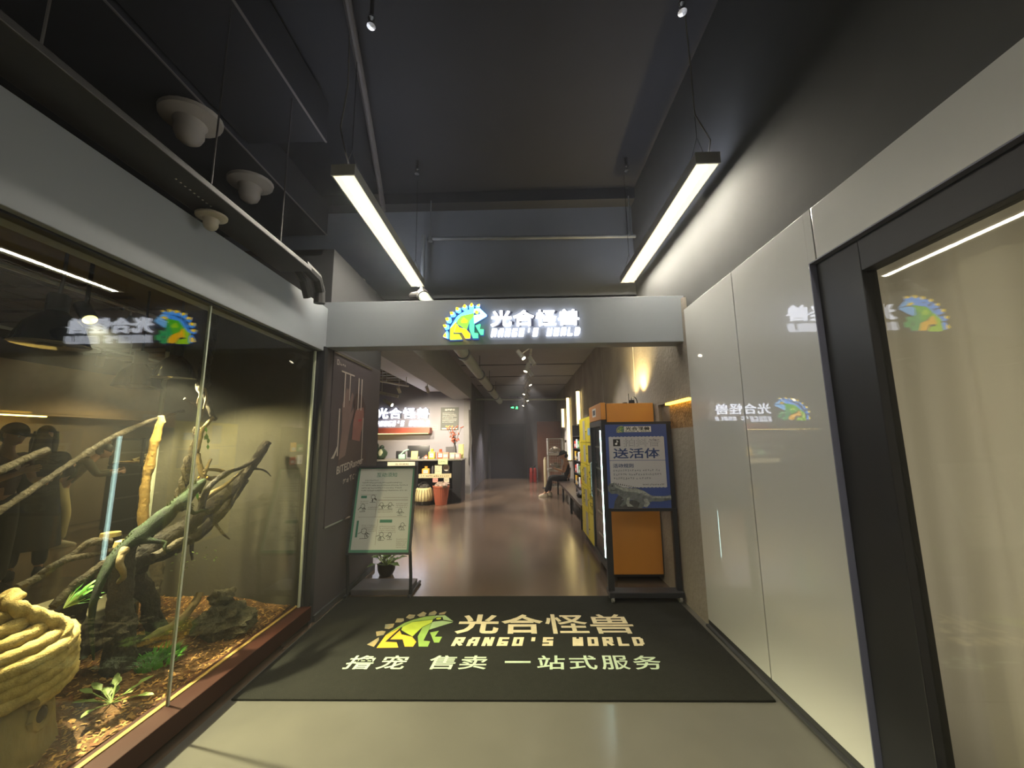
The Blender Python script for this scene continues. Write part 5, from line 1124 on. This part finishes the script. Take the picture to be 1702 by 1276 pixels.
# glowing vertical tubes on the right wall -------------------------------------------------
e_gold = E('gold_tube', (255, 226, 150), 3.0)
for (y, z0, z1, lb) in ((9.42, 1.86, 2.70, 'nearest upright glowing tube on the right wall above the lockers'), (11.45, .9, 2.76, 'tall upright glowing tube on the right wall above the seated person'), (12.9, 1.9, 2.55, 'short upright glowing tube farthest along the right wall')):
    t = thing('wall_tube_light', lb, 'wall light', (1.42, y, z0), 'upright tube lights'); b = MB(); b.cyl((1.42, y, z0), (1.42, y, z1), .045, n=14); b.build('tube', e_gold, t, smooth=True)
    for zz in (z0, z1):
        b = MB(); b.cyl((1.42, y, zz - .02), (1.42, y, zz + .02), .05, n=14); b.box((1.42, y - .02, zz - .015), (1.5, y + .02, zz + .015)); b.build('end_cap', m_chrome, t)
pp = thing('pipe', 'pale pipe crossing the passage near its far end under the ceiling', 'pipe', (0, 12.6, 2.85)); b = MB(); b.tube([(-1.46, 12.6, 2.86), (1.5, 12.6, 2.82)], .03, 10); b.build('run', M('pale_pipe', (150, 160, 152), rough=.5), pp)
pp = thing('pipe', 'long pale jointed duct under the passage ceiling beside the beam', 'pipe', (-.8, 9, 2.86)); b = MB(); b.tube([(-.98, 4.9, 2.98), (-.92, 6.0, 2.92), (-.80, 9.5, 2.86), (-.70, 13.0, 2.82)], .095, 14); b.build('run', M('pale_pipe', (150, 160, 152), rough=.5), pp, smooth=True)
for (x, y, z) in ((-.92, 6.1, 2.915), (-.85, 8.0, 2.885), (-.79, 9.8, 2.855), (-.74, 11.6, 2.84)):
    b = MB(); b.tube([(x, y - .05, z), (x, y + .05, z)], .115, 14); b.build('collar', m_gal, pp, smooth=True)
    b = MB(); b.cyl((x, y, z), (x, y, 3.3), .008, n=6); b.build('hanger', m_gal, pp)

# track lights -----------------------------------------------------------------------------
m_spot = M('spot_white', (196, 196, 190), rough=.4)
e_spot = E('spot_lens', (255, 240, 205), 12.0); e_off = M('lens_off', (110, 108, 100), rough=.3)
def track_spot(p, aim, label, group, energy=0, col=(1, .93, .86), angle=80, z_rail=None, r=.038, rx=None):
    p = Vector(p); d = (Vector(aim) - p).normalized(); t = thing('track_spotlight', label, 'spotlight', p, group)
    b = MB(); b.cyl(p - d * .09, p + d * .09, r, n=14); b.build('can', m_spot, t, smooth=True)
    b = MB(); b.cyl(p + d * .088, p + d * .093, r * .85, n=14); b.build('lens', e_spot if energy else e_off, t)
    b = MB(); b.cyl(p, (rx or p.x, p.y, (z_rail or p.z + .14)), .01, n=6); b.box(((rx or p.x) - .02, p.y - .05, (z_rail or p.z + .14) - .015), ((rx or p.x) + .02, p.y + .05, (z_rail or p.z + .14) + .02)); b.build('mount', m_spot, t)
    if energy: lamp('SPOT', 'spot_beam', p + d * .12, energy, col, t, size=.04, spot=angle, blend=.7, target=aim)
    return t
def rail(a, b_, label):
    t = MB(); t.tube([a, b_], .02, 6); a_, c_ = Vector(a), Vector(b_)
    for k in (.04, .35, .65, .96): q = a_.lerp(c_, k); t.cyl(q, (q.x, q.y, 3.262 if a_.x < -2.5 else 3.298), .008, n=6)
    return tag(t.build('light_track', m_spot, loc=a), label, 'light track')
rail((.2, 6.0, 3.05), (.2, 15.4, 3.05), 'white light track along the middle of the passage ceiling')
for i in range(14):
    y = 6.7 + i * .62; sgn = -1 if i % 2 else 1; en = {1: 420, 4: 380, 7: 420, 10: 380, 13: 300}.get(i, 0)
    track_spot((.18 + sgn * .04, y, 2.90), (.18 + sgn * 1.0, y - .5, 1.2 if not en else .3), 'white spotlight in the zigzag row along the middle of the passage ceiling', 'zigzag spotlights over the passage', en, z_rail=3.03, rx=.2)
for (x0, lb) in ((-4.2, 'nearer'), (-6.4, 'farther')):
    rail((x0, .5, 2.96), (x0, 9.0, 2.96), 'white light track on the shop ceiling, %s of the two from the terrarium' % lb)
sp_ = [(-4.2, 1.6, 0), (-4.2, 2.7, 0), (-4.2, 3.9, 0), (-4.2, 5.4, 0), (-4.2, 7.2, 120), (-6.4, 2.2, 0), (-6.4, 4.0, 60), (-6.4, 5.6, 0), (-6.4, 7.4, 150)]
for i, (x, y, e_) in enumerate(sp_): track_spot((x, y, 2.78), (x - 1.2, y + (.8 if i % 2 else -.3), 0.9), 'white spotlight hanging from the shop ceiling tracks behind the terrarium', 'shop ceiling spotlights', e_, (1, .82, .5), 100, 2.95, r=.05)
for (y, z, e_, lb) in ((4.62, 1.915, 90, 'small upward spotlight on top of the vending machine, nearer one'), (4.93, 1.915, 30, 'small upward spotlight on top of the vending machine, farther one')):
    t = thing('uplight', lb, 'spotlight', (1.34, y, z)); b = MB(); b.lathe([(.03, 0), (.035, .01), (.03, .05), (.026, .05), (.022, .03), (0, .03)], (1.34, y, z), 14); b.build('can', m_frame, t, smooth=True)
    b = MB(); b.cyl((1.34, y, z + .031), (1.34, y, z + .035), .02, n=12); b.build('lens', E('uplight_lens', (255, 214, 120), 8.0), t); lamp('SPOT', 'uplight_beam', (1.34, y, z + .06), e_, (1, .76, .32), t, size=.03, spot=120, blend=1, target=(1.40, y, 4))
track_spot((.02, 6.2, 2.90), (1.0, 5.5, 1.5), 'extra white spotlight added at the near end of the passage track to brighten the yellow lockers', 'zigzag spotlights over the passage', 80, z_rail=3.03, rx=.2)  # extra spotlight added to brighten the lockers
rail((-3.45, 7.0, 2.78), (-2.6, 8.8, 2.78), 'white light track in front of the counter')
t = thing('light_cluster', 'white double spotlight hanging from a rod in front of the counter sign', 'spotlight', (-3.0, 8.2, 2.4)); b = MB(); b.cyl((-3.0, 8.2, 2.52), (-3.0, 8.2, 3.3), .008, n=6); b.build('rod', m_spot, t)
b = MB(); b.obox((-2.86, 8.2, 2.52), (.22, 0, -.05), (0, .03, 0), (.005, 0, .03)); b.build('bar', m_spot, t)
b = MB(); b.cyl((-2.95, 8.2, 2.40), (-2.75, 8.15, 2.28), .04, n=12); b.build('can', m_spot, t, smooth=True)
b = MB(); b.cyl((-2.75, 8.15, 2.28), (-2.745, 8.149, 2.277), .034, n=12); b.build('lens', e_spot, t); lamp('SPOT', 'spot_beam', (-2.72, 8.14, 2.26), 420, (1, .88, .66), t, size=.04, spot=80, target=(-2.3, 9.9, .9))
for xx in (-.35, .35):
    track_spot((-2.6 + xx, 9.2, 2.75), (-2.5 + xx, 11.3, 1.3), 'white spotlight over the counter', 'counter spotlights', 300, (1, .86, .6), 80, 3.28)

# counter ----------------------------------------------------------------------------------
t = thing('counter', 'black service counter with open front shelves under the second lit sign', 'counter', (-2.7, 10.0, 0))
b = MB(); b.rbox((-4.1, 9.75, 0), (-2.58, 10.4, 1.02), .006); b.rbox((-2.58, 10.1, 0), (-1.72, 10.4, 1.02), .004); b.rbox((-1.72, 9.75, 0), (-1.49, 10.4, 1.02), .006); b.build('body', m_blk, t)
b = MB(); b.rbox((-4.12, 9.72, 1.02), (-1.47, 10.42, 1.06), .008); b.build('top', M('counter_top', (120, 116, 108), rough=.35, vary=.06), t)
for z in (.30, .66):
    b = MB(); b.box((-2.58, 9.76, z), (-1.72, 10.1, z + .02)); b.build('shelf', m_blk, t)
b = MB(); b.box((-2.56, 9.742, .60), (-1.74, 9.76, .70)); b.m = 1; put_fine(b, (-2.5, 9.741, .625), X, Z, (0, 0, 0), .7, .045, 3); b.build('price_strip', [M('price_cream', (206, 190, 150), rough=.5), m_frame], t)
b = MB(); b.box((-3.35, 9.738, .885), (-2.66, 9.75, 1.0)); b.m = 1; put_text(b, '互动须知', (-3.16, 9.737, .92), X, Z, (0, 0, 0), .34, .05, offset=.01); tag(b.build('counter_plaque', [M('plaque_cream', (200, 196, 168), rough=.5), m_frame], loc=(-3.0, 9.74, .885)), 'cream plaque with dark characters on the front of the counter', 'sign')
lit_sign(11.4, -5.45, 1.98, 1.02, .70, -4.33, 1.64, 2.19, .31, 1.96, .16, 'second lit sign with white characters on the wall behind the counter', 'lit lizard signs', False)
t = thing('wall_shelf', 'red brown shelf under the sign behind the counter', 'shelf', (-3.6, 11.2, 1.72)); b = MB(); b.rbox((-5.6, 11.05, 1.74), (-2.62, 11.4, 1.90), .006); b.build('board', M('shelf_red', (150, 66, 48), rough=.5, vary=.06), t)
b = MB(); b.box((-5.5, 11.2, 1.728), (-2.7, 11.24, 1.74)); b.build('led_strip', E('shelf_led', (255, 214, 120), 6.0), t)
b = MB(); bd = b; b.box((-2.37, 11.385, 1.83), (-1.84, 11.4, 2.50)); b.m = 1; put_text(b, '温馨提示', (-2.25, 11.384, 2.40), X, Z, (0, 0, 0), .30, .055, offset=.01)
for i in range(7): put_fine(b, (-2.32, 11.384, 2.32 - i * .045), X, Z, (0, 0, 0), .43, .024, 50 + i, 1 if i % 3 else .8)
b.m = 2; put_fine(b, (-2.23, 11.384, 1.91), X, Z, (0, 0, 0), .28, .06, 60); b.m = 3; b.quad((-2.33, 11.384, 1.855), (-1.88, 11.384, 1.855), (-1.88, 11.384, 1.885), (-2.33, 11.384, 1.885))
tag(b.build('notice_board', [M('board_dark', (38, 44, 42), rough=.5), m_plastic_w, M('board_yellow', (236, 220, 60), rough=.5), M('board_cream', (220, 216, 180), rough=.5)], loc=(-2.1, 11.39, 1.83)), 'black notice board with white lines of print on the wall right of the counter sign', 'sign')
b = MB(); b.box((-2.62, 11.392, 1.83), (-2.44, 11.4, 1.98)); b.m = 1; put_fine(b, (-2.60, 11.391, 1.92), X, Z, (0, 0, 0), .14, .03, 1); put_fine(b, (-2.60, 11.391, 1.86), X, Z, (0, 0, 0), .14, .03, 2); tag(b.build('wall_notice', [M('pinkish_paper', (190, 160, 140), rough=.6), m_frame], loc=(-2.53, 11.395, 1.83)), 'small pinkish paper on the wall beside the black notice board', 'notice')
# things on the counter top
zt = 1.0605
def single(name, label, cat, b, mats, loc, smooth=True, group=None): return tag(b.build(name, mats, loc=loc, smooth=smooth), label, cat, group)
for k, (x, y, h) in enumerate(((-3.62, 10.05, .36), (-3.80, 10.15, .42))):
    t = thing('penguin_figure', ['dark green penguin shaped figure at the left end of the counter, front one', 'dark green penguin shaped figure at the left end of the counter, taller one behind'][k], 'figurine', (x, y, zt), 'penguin figures')
    b = MB(); b.lathe([(.06, 0), (.105, .04), (.12, h * .35), (.10, h * .65), (.055, h * .78), (.065, h * .86), (.05, h * .95), (0, h)], (x, y, zt), 18); b.build('body', M('penguin_green', (38, 58, 40), rough=.4), t, smooth=True)
    b = MB(); b.ell((x, y - .07, zt + h * .42), (.07, .055, h * .30), 12, 8); b.build('belly', M('penguin_cream', (196, 196, 160), rough=.5), t, smooth=True)
    for s in (-1, 1):
        b = MB(); b.tube([(x + s * .09, y, zt + h * .66), (x + s * .14, y - .01, zt + h * .45), (x + s * .13, y, zt + h * .22)], [.02, .03, .012], 8, squash=.5); b.build('flipper', M('penguin_green', (38, 58, 40), rough=.4), t, smooth=True)
    b = MB(); b.tube([(x, y - .05, zt + h * .87), (x, y - .12, zt + h * .85)], [.016, .003], 8); b.build('beak', m_frame, t)
b = MB(); b.rbox((-3.15, 9.95, zt), (-2.98, 10.08, zt + .12), .02); b.tube([(-3.10, 10.0, zt + .12), (-3.02, 10.0, zt + .2), (-2.90, 9.98, zt + .24)], .018, 8); single('tape_dispenser', 'pale teal dispenser with a white handle on the counter', 'dispenser', b, M('pale_teal', (150, 186, 166), rough=.4), (-3.06, 10.0, zt))
b = MB(); b.rbox((-3.0, 10.22, zt + .03), (-2.42, 10.26, zt + .34), .012); b.cyl((-2.7, 10.25, zt), (-2.7, 10.25, zt + .05), .09, .06, 14); single('monitor', 'dark monitor seen from behind on the counter', 'monitor', b, m_blk, (-2.7, 10.24, zt))
b = MB(); b.rbox((-3.3, 10.2, zt), (-3.08, 10.34, zt + .2), .02); single('card_terminal', 'dark device beside the monitor on the counter', 'device', b, m_blk, (-3.2, 10.27, zt))
b = MB(); b.obox((-2.72, 9.9, zt + .10), (.085, 0, 0), (0, .02, .10), (0, .006, -.002)); single('menu_card', 'yellow standing card in front of the monitor', 'card', b, M('card_yellow', (232, 206, 110), rough=.5), (-2.72, 9.9, zt), False)
def bottle(x, y, h, r, col, label, z=zt):
    t = thing('bottle', label, 'bottle', (x, y, z)); b = MB(); b.rbox((x - r, y - r * .7, z), (x + r, y + r * .7, z + h * .72), r * .3); b.build('body', M('b%d%d%d' % col, col, rough=.35), t, smooth=True)
    b = MB(); b.cyl((x, y, z + h * .7), (x, y, z + h), r * .42, n=12); b.build('cap', M('b%d%d%d' % col, col, rough=.35), t, smooth=True)
    b = MB(); b.box((x - r * .6, y - r * .72, z + h * .15), (x + r * .6, y - r * .68, z + h * .55)); b.m = 1; put_fine(b, (x - r * .5, y - r * .73, z + h * .3), X, Z, (0, 0, 0), r, h * .12, 1); b.build('label', [m_plastic_w, m_frame], t)
bottle(-2.27, 9.9, .25, .085, (236, 200, 70), 'yellow bottle with a white label on the counter top')
bottle(-2.06, 9.95, .24, .085, (206, 84, 50), 'orange red jar between the yellow bottle and the pink boxes')
bottle(-2.42, 9.9, .10, .05, (214, 120, 90), 'low pinkish jar left of the yellow bottle')
for i, (x, lb) in enumerate(((-1.92, 'pink printed box right of the orange jar'), (-1.74, 'pale printed box under the vase of red berries'), (-1.62, 'small pink box nearest the right end of the counter top'))):
    b = MB(); b.rbox((x - .075, 9.88, zt), (x + .075, 9.98, zt + .16 - .01 * i), .006); b.m = 1; b.quad((x - .05, 9.879, zt + .04), (x + .05, 9.879, zt + .04), (x + .05, 9.879, zt + .11), (x - .05, 9.879, zt + .11)); single('box', lb, 'box', b, [M('pk%d' % i, ((214, 150, 130), (206, 186, 160), (216, 160, 150))[i], rough=.5), m_plastic_w], (x, 9.93, zt), False)
b = MB(); b.rbox((-1.98, 10.2, zt), (-1.72, 10.34, zt + .30), .008); single('small_cabinet', 'dark grey box standing behind the pink boxes', 'box', b, m_dgrey, (-1.85, 10.27, zt), False)
b = MB(); b.rbox((-1.62, 10.05, zt), (-1.50, 10.2, zt + .36), .006); single('tall_carton', 'tall pale yellow carton at the right end of the counter', 'box', b, M('carton_yellow', (206, 200, 130), rough=.5), (-1.56, 10.12, zt), False)
t = thing('berry_vase', 'vase with red brown dried berries on the counter by the column', 'vase', (-1.72, 10.1, zt)); b = MB(); b.lathe([(.04, 0), (.055, .06), (.05, .2), (.03, .3), (.035, .33)], (-1.72, 10.1, zt), 14); b.build('vase', m_dgrey, t, smooth=True)
b = MB(); b2 = MB()
for i in range(26):
    a = rnd.uniform(0, 6.28); q = Vector((-1.72 + math.cos(a) * rnd.uniform(.03, .2), 10.1 + math.sin(a) * .1, zt + rnd.uniform(.45, .82))); b.tube([(-1.72, 10.1, zt + .3), (q + Vector((-1.72, 10.1, zt + .3))) / 2 + Z * .04, q], .004, 5)
    for j in range(3): b2.ell(q + Vector((rnd.uniform(-.03, .03), rnd.uniform(-.03, .03), rnd.uniform(-.04, .02))), (.018, .018, .018), 7, 5)
b.build('twigs', m_bark, t); bo = b2.build('berries', M('berry_red', (170, 84, 60), rough=.5), t, smooth=True); bo['kind'] = 'stuff'
b = MB(); b.obox((-1.95, 9.715, 1.0), (.12, 0, 0), (0, .004, 0), (0, 0, .07)); b.m = 1; put_fine(b, (-2.04, 9.71, .98), X, Z, (0, 0, 0), .18, .04, 9); single('price_card', 'pale green price card hanging on the counter edge', 'card', b, [M('card_green', (190, 204, 150), rough=.5), m_frame], (-1.95, 9.72, .93), False)
# on the upper front shelf
zs_ = .681
bottle(-2.40, 9.86, .2, .10, (222, 160, 60), 'orange bottle at the left of the upper counter shelf', zs_)
b = MB(); b.lathe([(.03, 0), (.03, .16), (.012, .2), (0, .21)], (-2.24, 9.88, zs_), 12); single('small_bottle', 'slim dark bottle beside the orange bottle on the upper counter shelf', 'bottle', b, m_dgrey, (-2.24, 9.88, zs_))
b = MB(); b.obox((-2.10, 9.90, zs_ + .12), (.09, 0, 0), (0, .01, 0), (0, .0, .12)); b.m = 1
for i in range(4): put_fine(b, (-2.17, 9.889, zs_ + .06 + i * .04), X, Z, (0, 0, 0), .14, .02, i)
single('price_card', 'cream printed card in the middle of the upper counter shelf', 'card', b, [M('card_cream', (212, 204, 170), rough=.5), m_frame], (-2.1, 9.9, zs_), False)
b = MB(); b.rbox((-1.99, 9.89, zs_), (-1.81, 9.94, zs_ + .25), .01); b.m = 1; b.cyl((-1.90, 9.888, zs_ + .16), (-1.90, 9.88, zs_ + .16), .085, n=20); b.m = 2; put_fine(b, (-1.95, 9.879, zs_ + .14), X, Z, (0, 0, 0), .1, .05, 4); single('round_badge', 'black box with a round cream badge on the upper counter shelf', 'box', b, [m_blk, M('badge_cream', (222, 206, 184), rough=.5), M('badge_red', (180, 70, 60), rough=.5)], (-1.9, 9.9, zs_), False)
for k, (x, lb) in enumerate(((-2.14, 'small pink tag under the counter shelf strip, left one'), (-1.86, 'small cream tag under the counter shelf strip, right one'))):
    b = MB(); b.obox((x, 9.745, .545), (.065, 0, 0), (0, .003, 0), (0, 0, .05)); b.m = 1; put_fine(b, (x - .05, 9.741, .535), X, Z, (0, 0, 0), .1, .025, k); single('price_tag', lb, 'tag', b, [M('tg%d' % k, ((214, 150, 140), (216, 206, 180))[k], rough=.5), m_frame], (x, 9.745, .5), False)
def basket(x, y, r0, r1, h, col, label, name='ribbed_basket'):
    t = thing(name, label, 'basket', (x, y, 0.002)); n = 30; b = MB(); b.lathe([(r0, .002), (r0 + (r1 - r0) * .5, h * .5), (r1, h), (r1 * 1.05, h), (r1 * 1.05, h - .03), (r1 * .97, h - .03), (r0 * .9, .03), (0, .03)], (x, y, 0), n); b.build('basket', col, t)
    b = MB()
    for i in range(n):
        a = 2 * PI * i / n; b.tube([(x + math.cos(a) * r0, y + math.sin(a) * r0, .004), (x + math.cos(a) * r1, y + math.sin(a) * r1, h - .03)], .007, 5)
    b.build('ribs', col, t)
    b = MB()
    for i in range(8): b.ell((x + rnd.uniform(-.6, .6) * r1, y + rnd.uniform(-.6, .6) * r1, h + rnd.uniform(-.02, .05)), (.08, .08, .06), 9, 7, jit=.4, seed=i)
    b.build('contents', [M('mixed_goods', (150, 130, 116), rough=.8, vary=.4, scale=16)], t, smooth=True)
basket(-1.93, 9.45, .13, .19, .45, M('terracotta_plastic', (176, 96, 70), rough=.5), 'ribbed terracotta basket on the floor in front of the counter')
t = thing('patterned_basket', 'round cream and black basket left of the terracotta one', 'basket', (-2.36, 9.5, 0)); b = MB(); b.lathe([(.15, .0), (.22, .10), (.23, .22), (.19, .36), (.16, .40), (.14, .38), (.12, .2)], (-2.36, 9.5, 0), 24)
for i in range(len(b.f)): b.mi[i] = 1 if (i // 24) < 1 else 0
b.build('basket', [M('basket_cream', (204, 190, 140), rough=.7, vary=.12), m_blk], t, smooth=True)
b = MB()
for i in range(20):
    a = 2 * PI * i / 20; b.tube([(-2.36 + math.cos(a) * .225, 9.5 + math.sin(a) * .225, .10), (-2.36 + math.cos(a) * .235, 9.5 + math.sin(a) * .235, .22), (-2.36 + math.cos(a) * .195, 9.5 + math.sin(a) * .195, .36)], .007, 5)
b.build('ribs', M('basket_brown', (120, 96, 60), rough=.7), t)
b = MB(); b.tube([(-2.5, 9.5, .36), (-2.44, 9.5, .52), (-2.3, 9.5, .52), (-2.22, 9.5, .36)], .014, 7); b.build('handle', m_blk, t)
b = MB()
for i in range(6): b.ell((-2.36 + rnd.uniform(-.1, .1), 9.5 + rnd.uniform(-.08, .08), .40 + rnd.uniform(0, .05)), (.07, .07, .05), 9, 6, jit=.4, seed=i + 4)
b.build('contents', M('plush_dark', (60, 56, 52), rough=.9, vary=.4, scale=14), t, smooth=True)
# potted plant behind the notice stand
t = thing('potted_plant', 'broad leaved plant in a dark pot behind the tilted notice stand', 'plant', (-1.56, 4.62, 0)); b = MB(); b.lathe([(.07, 0), (.095, .05), (.10, .12), (.09, .125), (.08, .10), (0, .10)], (-1.56, 4.62, 0), 20); b.build('pot', m_blk, t, smooth=True)
b = MB(); b2 = MB()
for i in range(22):
    a = i * 2.4; d = Vector((math.cos(a), math.sin(a), rnd.uniform(.3, 1.6))).normalized(); q = Vector((-1.56, 4.62, .10)); p = q + d * rnd.uniform(.06, .15); s_ = d.cross(Z).normalized() * rnd.uniform(.03, .05); L_ = rnd.uniform(.10, .16); b2.tube([q, p], .005, 5)
    b.add([p, p + d * L_ * .4 + s_, p + d * L_ - Z * .05, p + d * L_ * .4 - s_, p + d * L_ * .45 - Z * .012], [(0, 1, 4), (1, 2, 4), (2, 3, 4), (3, 0, 4)])
b.build('leaves', M('leaf_broad', (96, 124, 58), rough=.4, vary=.25, scale=9), t); b2.build('stems', m_leaf2, t)
# cables and poster strip hung on the column
t = thing('hanging_cables', 'dark bundle of cables hanging down the column beside the counter', 'cable', (-1.42, 10.9, .8)); b = MB()
for k in range(4): b.tube(smooth([(-1.50 + k * .015, 11.19, 2.4), (-1.49 + k * .01, 11.18, 2.0), (-1.48 + k * .02, 11.19, 1.5), (-1.5 + k * .012, 11.18, 1.1), (-1.49, 11.19, .82)]), .014, 6)
b.build('cable_bundle', m_dkpipe, t, smooth=True)

# display tanks in the shop ------------------------------------------------------------------
def tank(lo, hi, frame, label, light, inside):
    x0, y0, z0 = lo; x1, y1, z1 = hi; t = thing('display_tank', label, 'tank', ((x0 + x1) / 2, (y0 + y1) / 2, z0)); e = .018; b = MB()
    for (x, y) in ((x0, y0), (x1, y0), (x0, y1), (x1, y1)): b.box((x - e, y - e, z0), (x + e, y + e, z1))
    for z in (z0, z1):
        for y in (y0, y1): b.box((x0, y - e, z - e), (x1, y + e, z + e))
        for x in (x0, x1): b.box((x - e, y0, z - e), (x + e, y1, z + e))
    b.build('frame', frame, t)
    b = MB(); b.box((x0, y0, z0), (x0 + .006, y1, z1)); b.box((x1 - .006, y0, z0), (x1, y1, z1)); b.box((x0, y0, z0), (x1, y0 + .006, z1)); b.box((x0, y1 - .006, z0), (x1, y1, z1)); b.build('panes', m_glass2, t)
    b = MB(); b.box((x0 + .01, y0 + .01, z0 + .005), (x1 - .01, y1 - .01, z0 + .05)); b.build('bedding', M('tank_sand', (176, 140, 84), rough=.9, vary=.2, scale=20), t)
    b = MB(); cx, cy = (x0 + x1) / 2, (y0 + y1) / 2
    for i in range(inside): limb(b, [(x0 + .1 + (x1 - x0 - .2) * rnd.random(), y0 + .1 + (y1 - y0 - .2) * rnd.random(), z0 + .05), (cx + rnd.uniform(-.2, .2), cy + rnd.uniform(-.1, .1), z0 + .05 + (z1 - z0) * rnd.uniform(.2, .5)), (x0 + .1 + (x1 - x0 - .2) * rnd.random(), y0 + .1 + (y1 - y0 - .2) * rnd.random(), z0 + (z1 - z0) * rnd.uniform(.3, .6))], .03, .015, 8, seed=i * 3)
    b.build('wood', m_pale, t, smooth=True)
    if light:
        b = MB(); b.box((x0 + .1, y1 - .06, z1 - .05), (x1 - .1, y1 - .03, z1 - .02)); b.build('tank_lamp', E('tank_led', (255, 224, 130), light), t)
    return t
def cabinet(lo, hi, label, n):
    x0, y0, z0 = lo; x1, y1, z1 = hi; t = thing('display_cabinet', label, 'cabinet', ((x0 + x1) / 2, (y0 + y1) / 2, z0)); b = MB(); b.box((x0, y0, z0 + .06), (x1, y1, z1)); b.box((x0 + .03, y0 + .03, z0), (x1 - .03, y1 - .03, z0 + .06)); b.build('body', m_blk, t)
    for i in range(n):
        yy0 = y0 + (y1 - y0) * i / n; yy1 = y0 + (y1 - y0) * (i + 1) / n; b = MB(); b.rbox((x1, yy0 + .01, z0 + .1), (x1 + .018, yy1 - .01, z1 - .03), .004); d_ = b.build('door', m_blk, t); b = MB(); b.tube([(x1 + .018, yy0 + .06, z0 + .4), (x1 + .04, yy0 + .06, z0 + .42), (x1 + .04, yy0 + .06, z0 + .58), (x1 + .018, yy0 + .06, z0 + .6)], .007, 6); b.build('handle', m_chrome, d_)
cabinet((-7.3, 6.75, 0), (-6.7, 8.6, 1.14), 'long black cabinet carrying the low tank in the shop behind the terrarium', 3)
tank((-7.28, 6.77, 1.16), (-6.72, 8.58, 1.60), m_frame, 'low glass tank with lit wood on the long black cabinet', 5, 7)
cabinet((-6.35, 6.6, 0), (-5.75, 7.5, 1.14), 'narrow black cabinet under the tall red framed tank', 1)
tank((-6.33, 6.62, 1.16), (-5.77, 7.48, 1.95), M('tank_red', (110, 36, 28), rough=.45), 'tall red framed glass tank on the narrow black cabinet', 5, 3)
leafy((-6.05, 7.05, 1.22), 40, .22, .022, 'pale grassy plant inside the tall red framed tank', m_leaf2, 1.2, .08)
for (y, cc, lb) in ((7.9, (236, 200, 40), 'yellow flower in the low tank, far one'), (7.7, (226, 220, 190), 'white flower in the low tank beside the yellow one')):
    t = thing('tank_flower', lb, 'flower', (-6.85, y, 1.21)); b = MB(); b.tube([(-6.85, y, 1.205), (-6.85, y, 1.26)], .006, 5); b.build('stem', m_leaf, t); b = MB(); b.ell((-6.85, y, 1.28), (.05, .05, .035), 10, 6, jit=.4); b.build('bloom', M('bl%d' % cc[0], cc, rough=.6), t)
b = MB(); n = 30; vs = []
for k, z in enumerate((2.02, 2.05, 2.5, 2.9)):
    for i in range(n): y = 3 + i * 8.4 / (n - 1); vs.append((-8.5 + (.25 if z > 2.03 else .2) + .0 * i, y, z))
b.add(vs, [(k * n + i, k * n + i + 1, (k + 1) * n + i + 1, (k + 1) * n + i) for k in range(3) for i in range(n - 1)]); b.box((-8.6, 3, 2.02), (-8.25, 11.39, 2.06))
tag(b.build('wall_canopy', M('canopy_tan', (168, 140, 104), rough=.7, vary=.06), loc=(-8.4, 7, 2.02)), 'tan canopy band along the far wall of the shop', 'canopy')
b = MB(); b.box((-8.42, 3.2, 2.0), (-8.36, 6.6, 2.018)); tag(b.build('light_strip', E('canopy_led', (255, 210, 110), 9.0), loc=(-8.39, 7, 2.0)), 'warm LED strip under the tan canopy band in the shop', 'light')
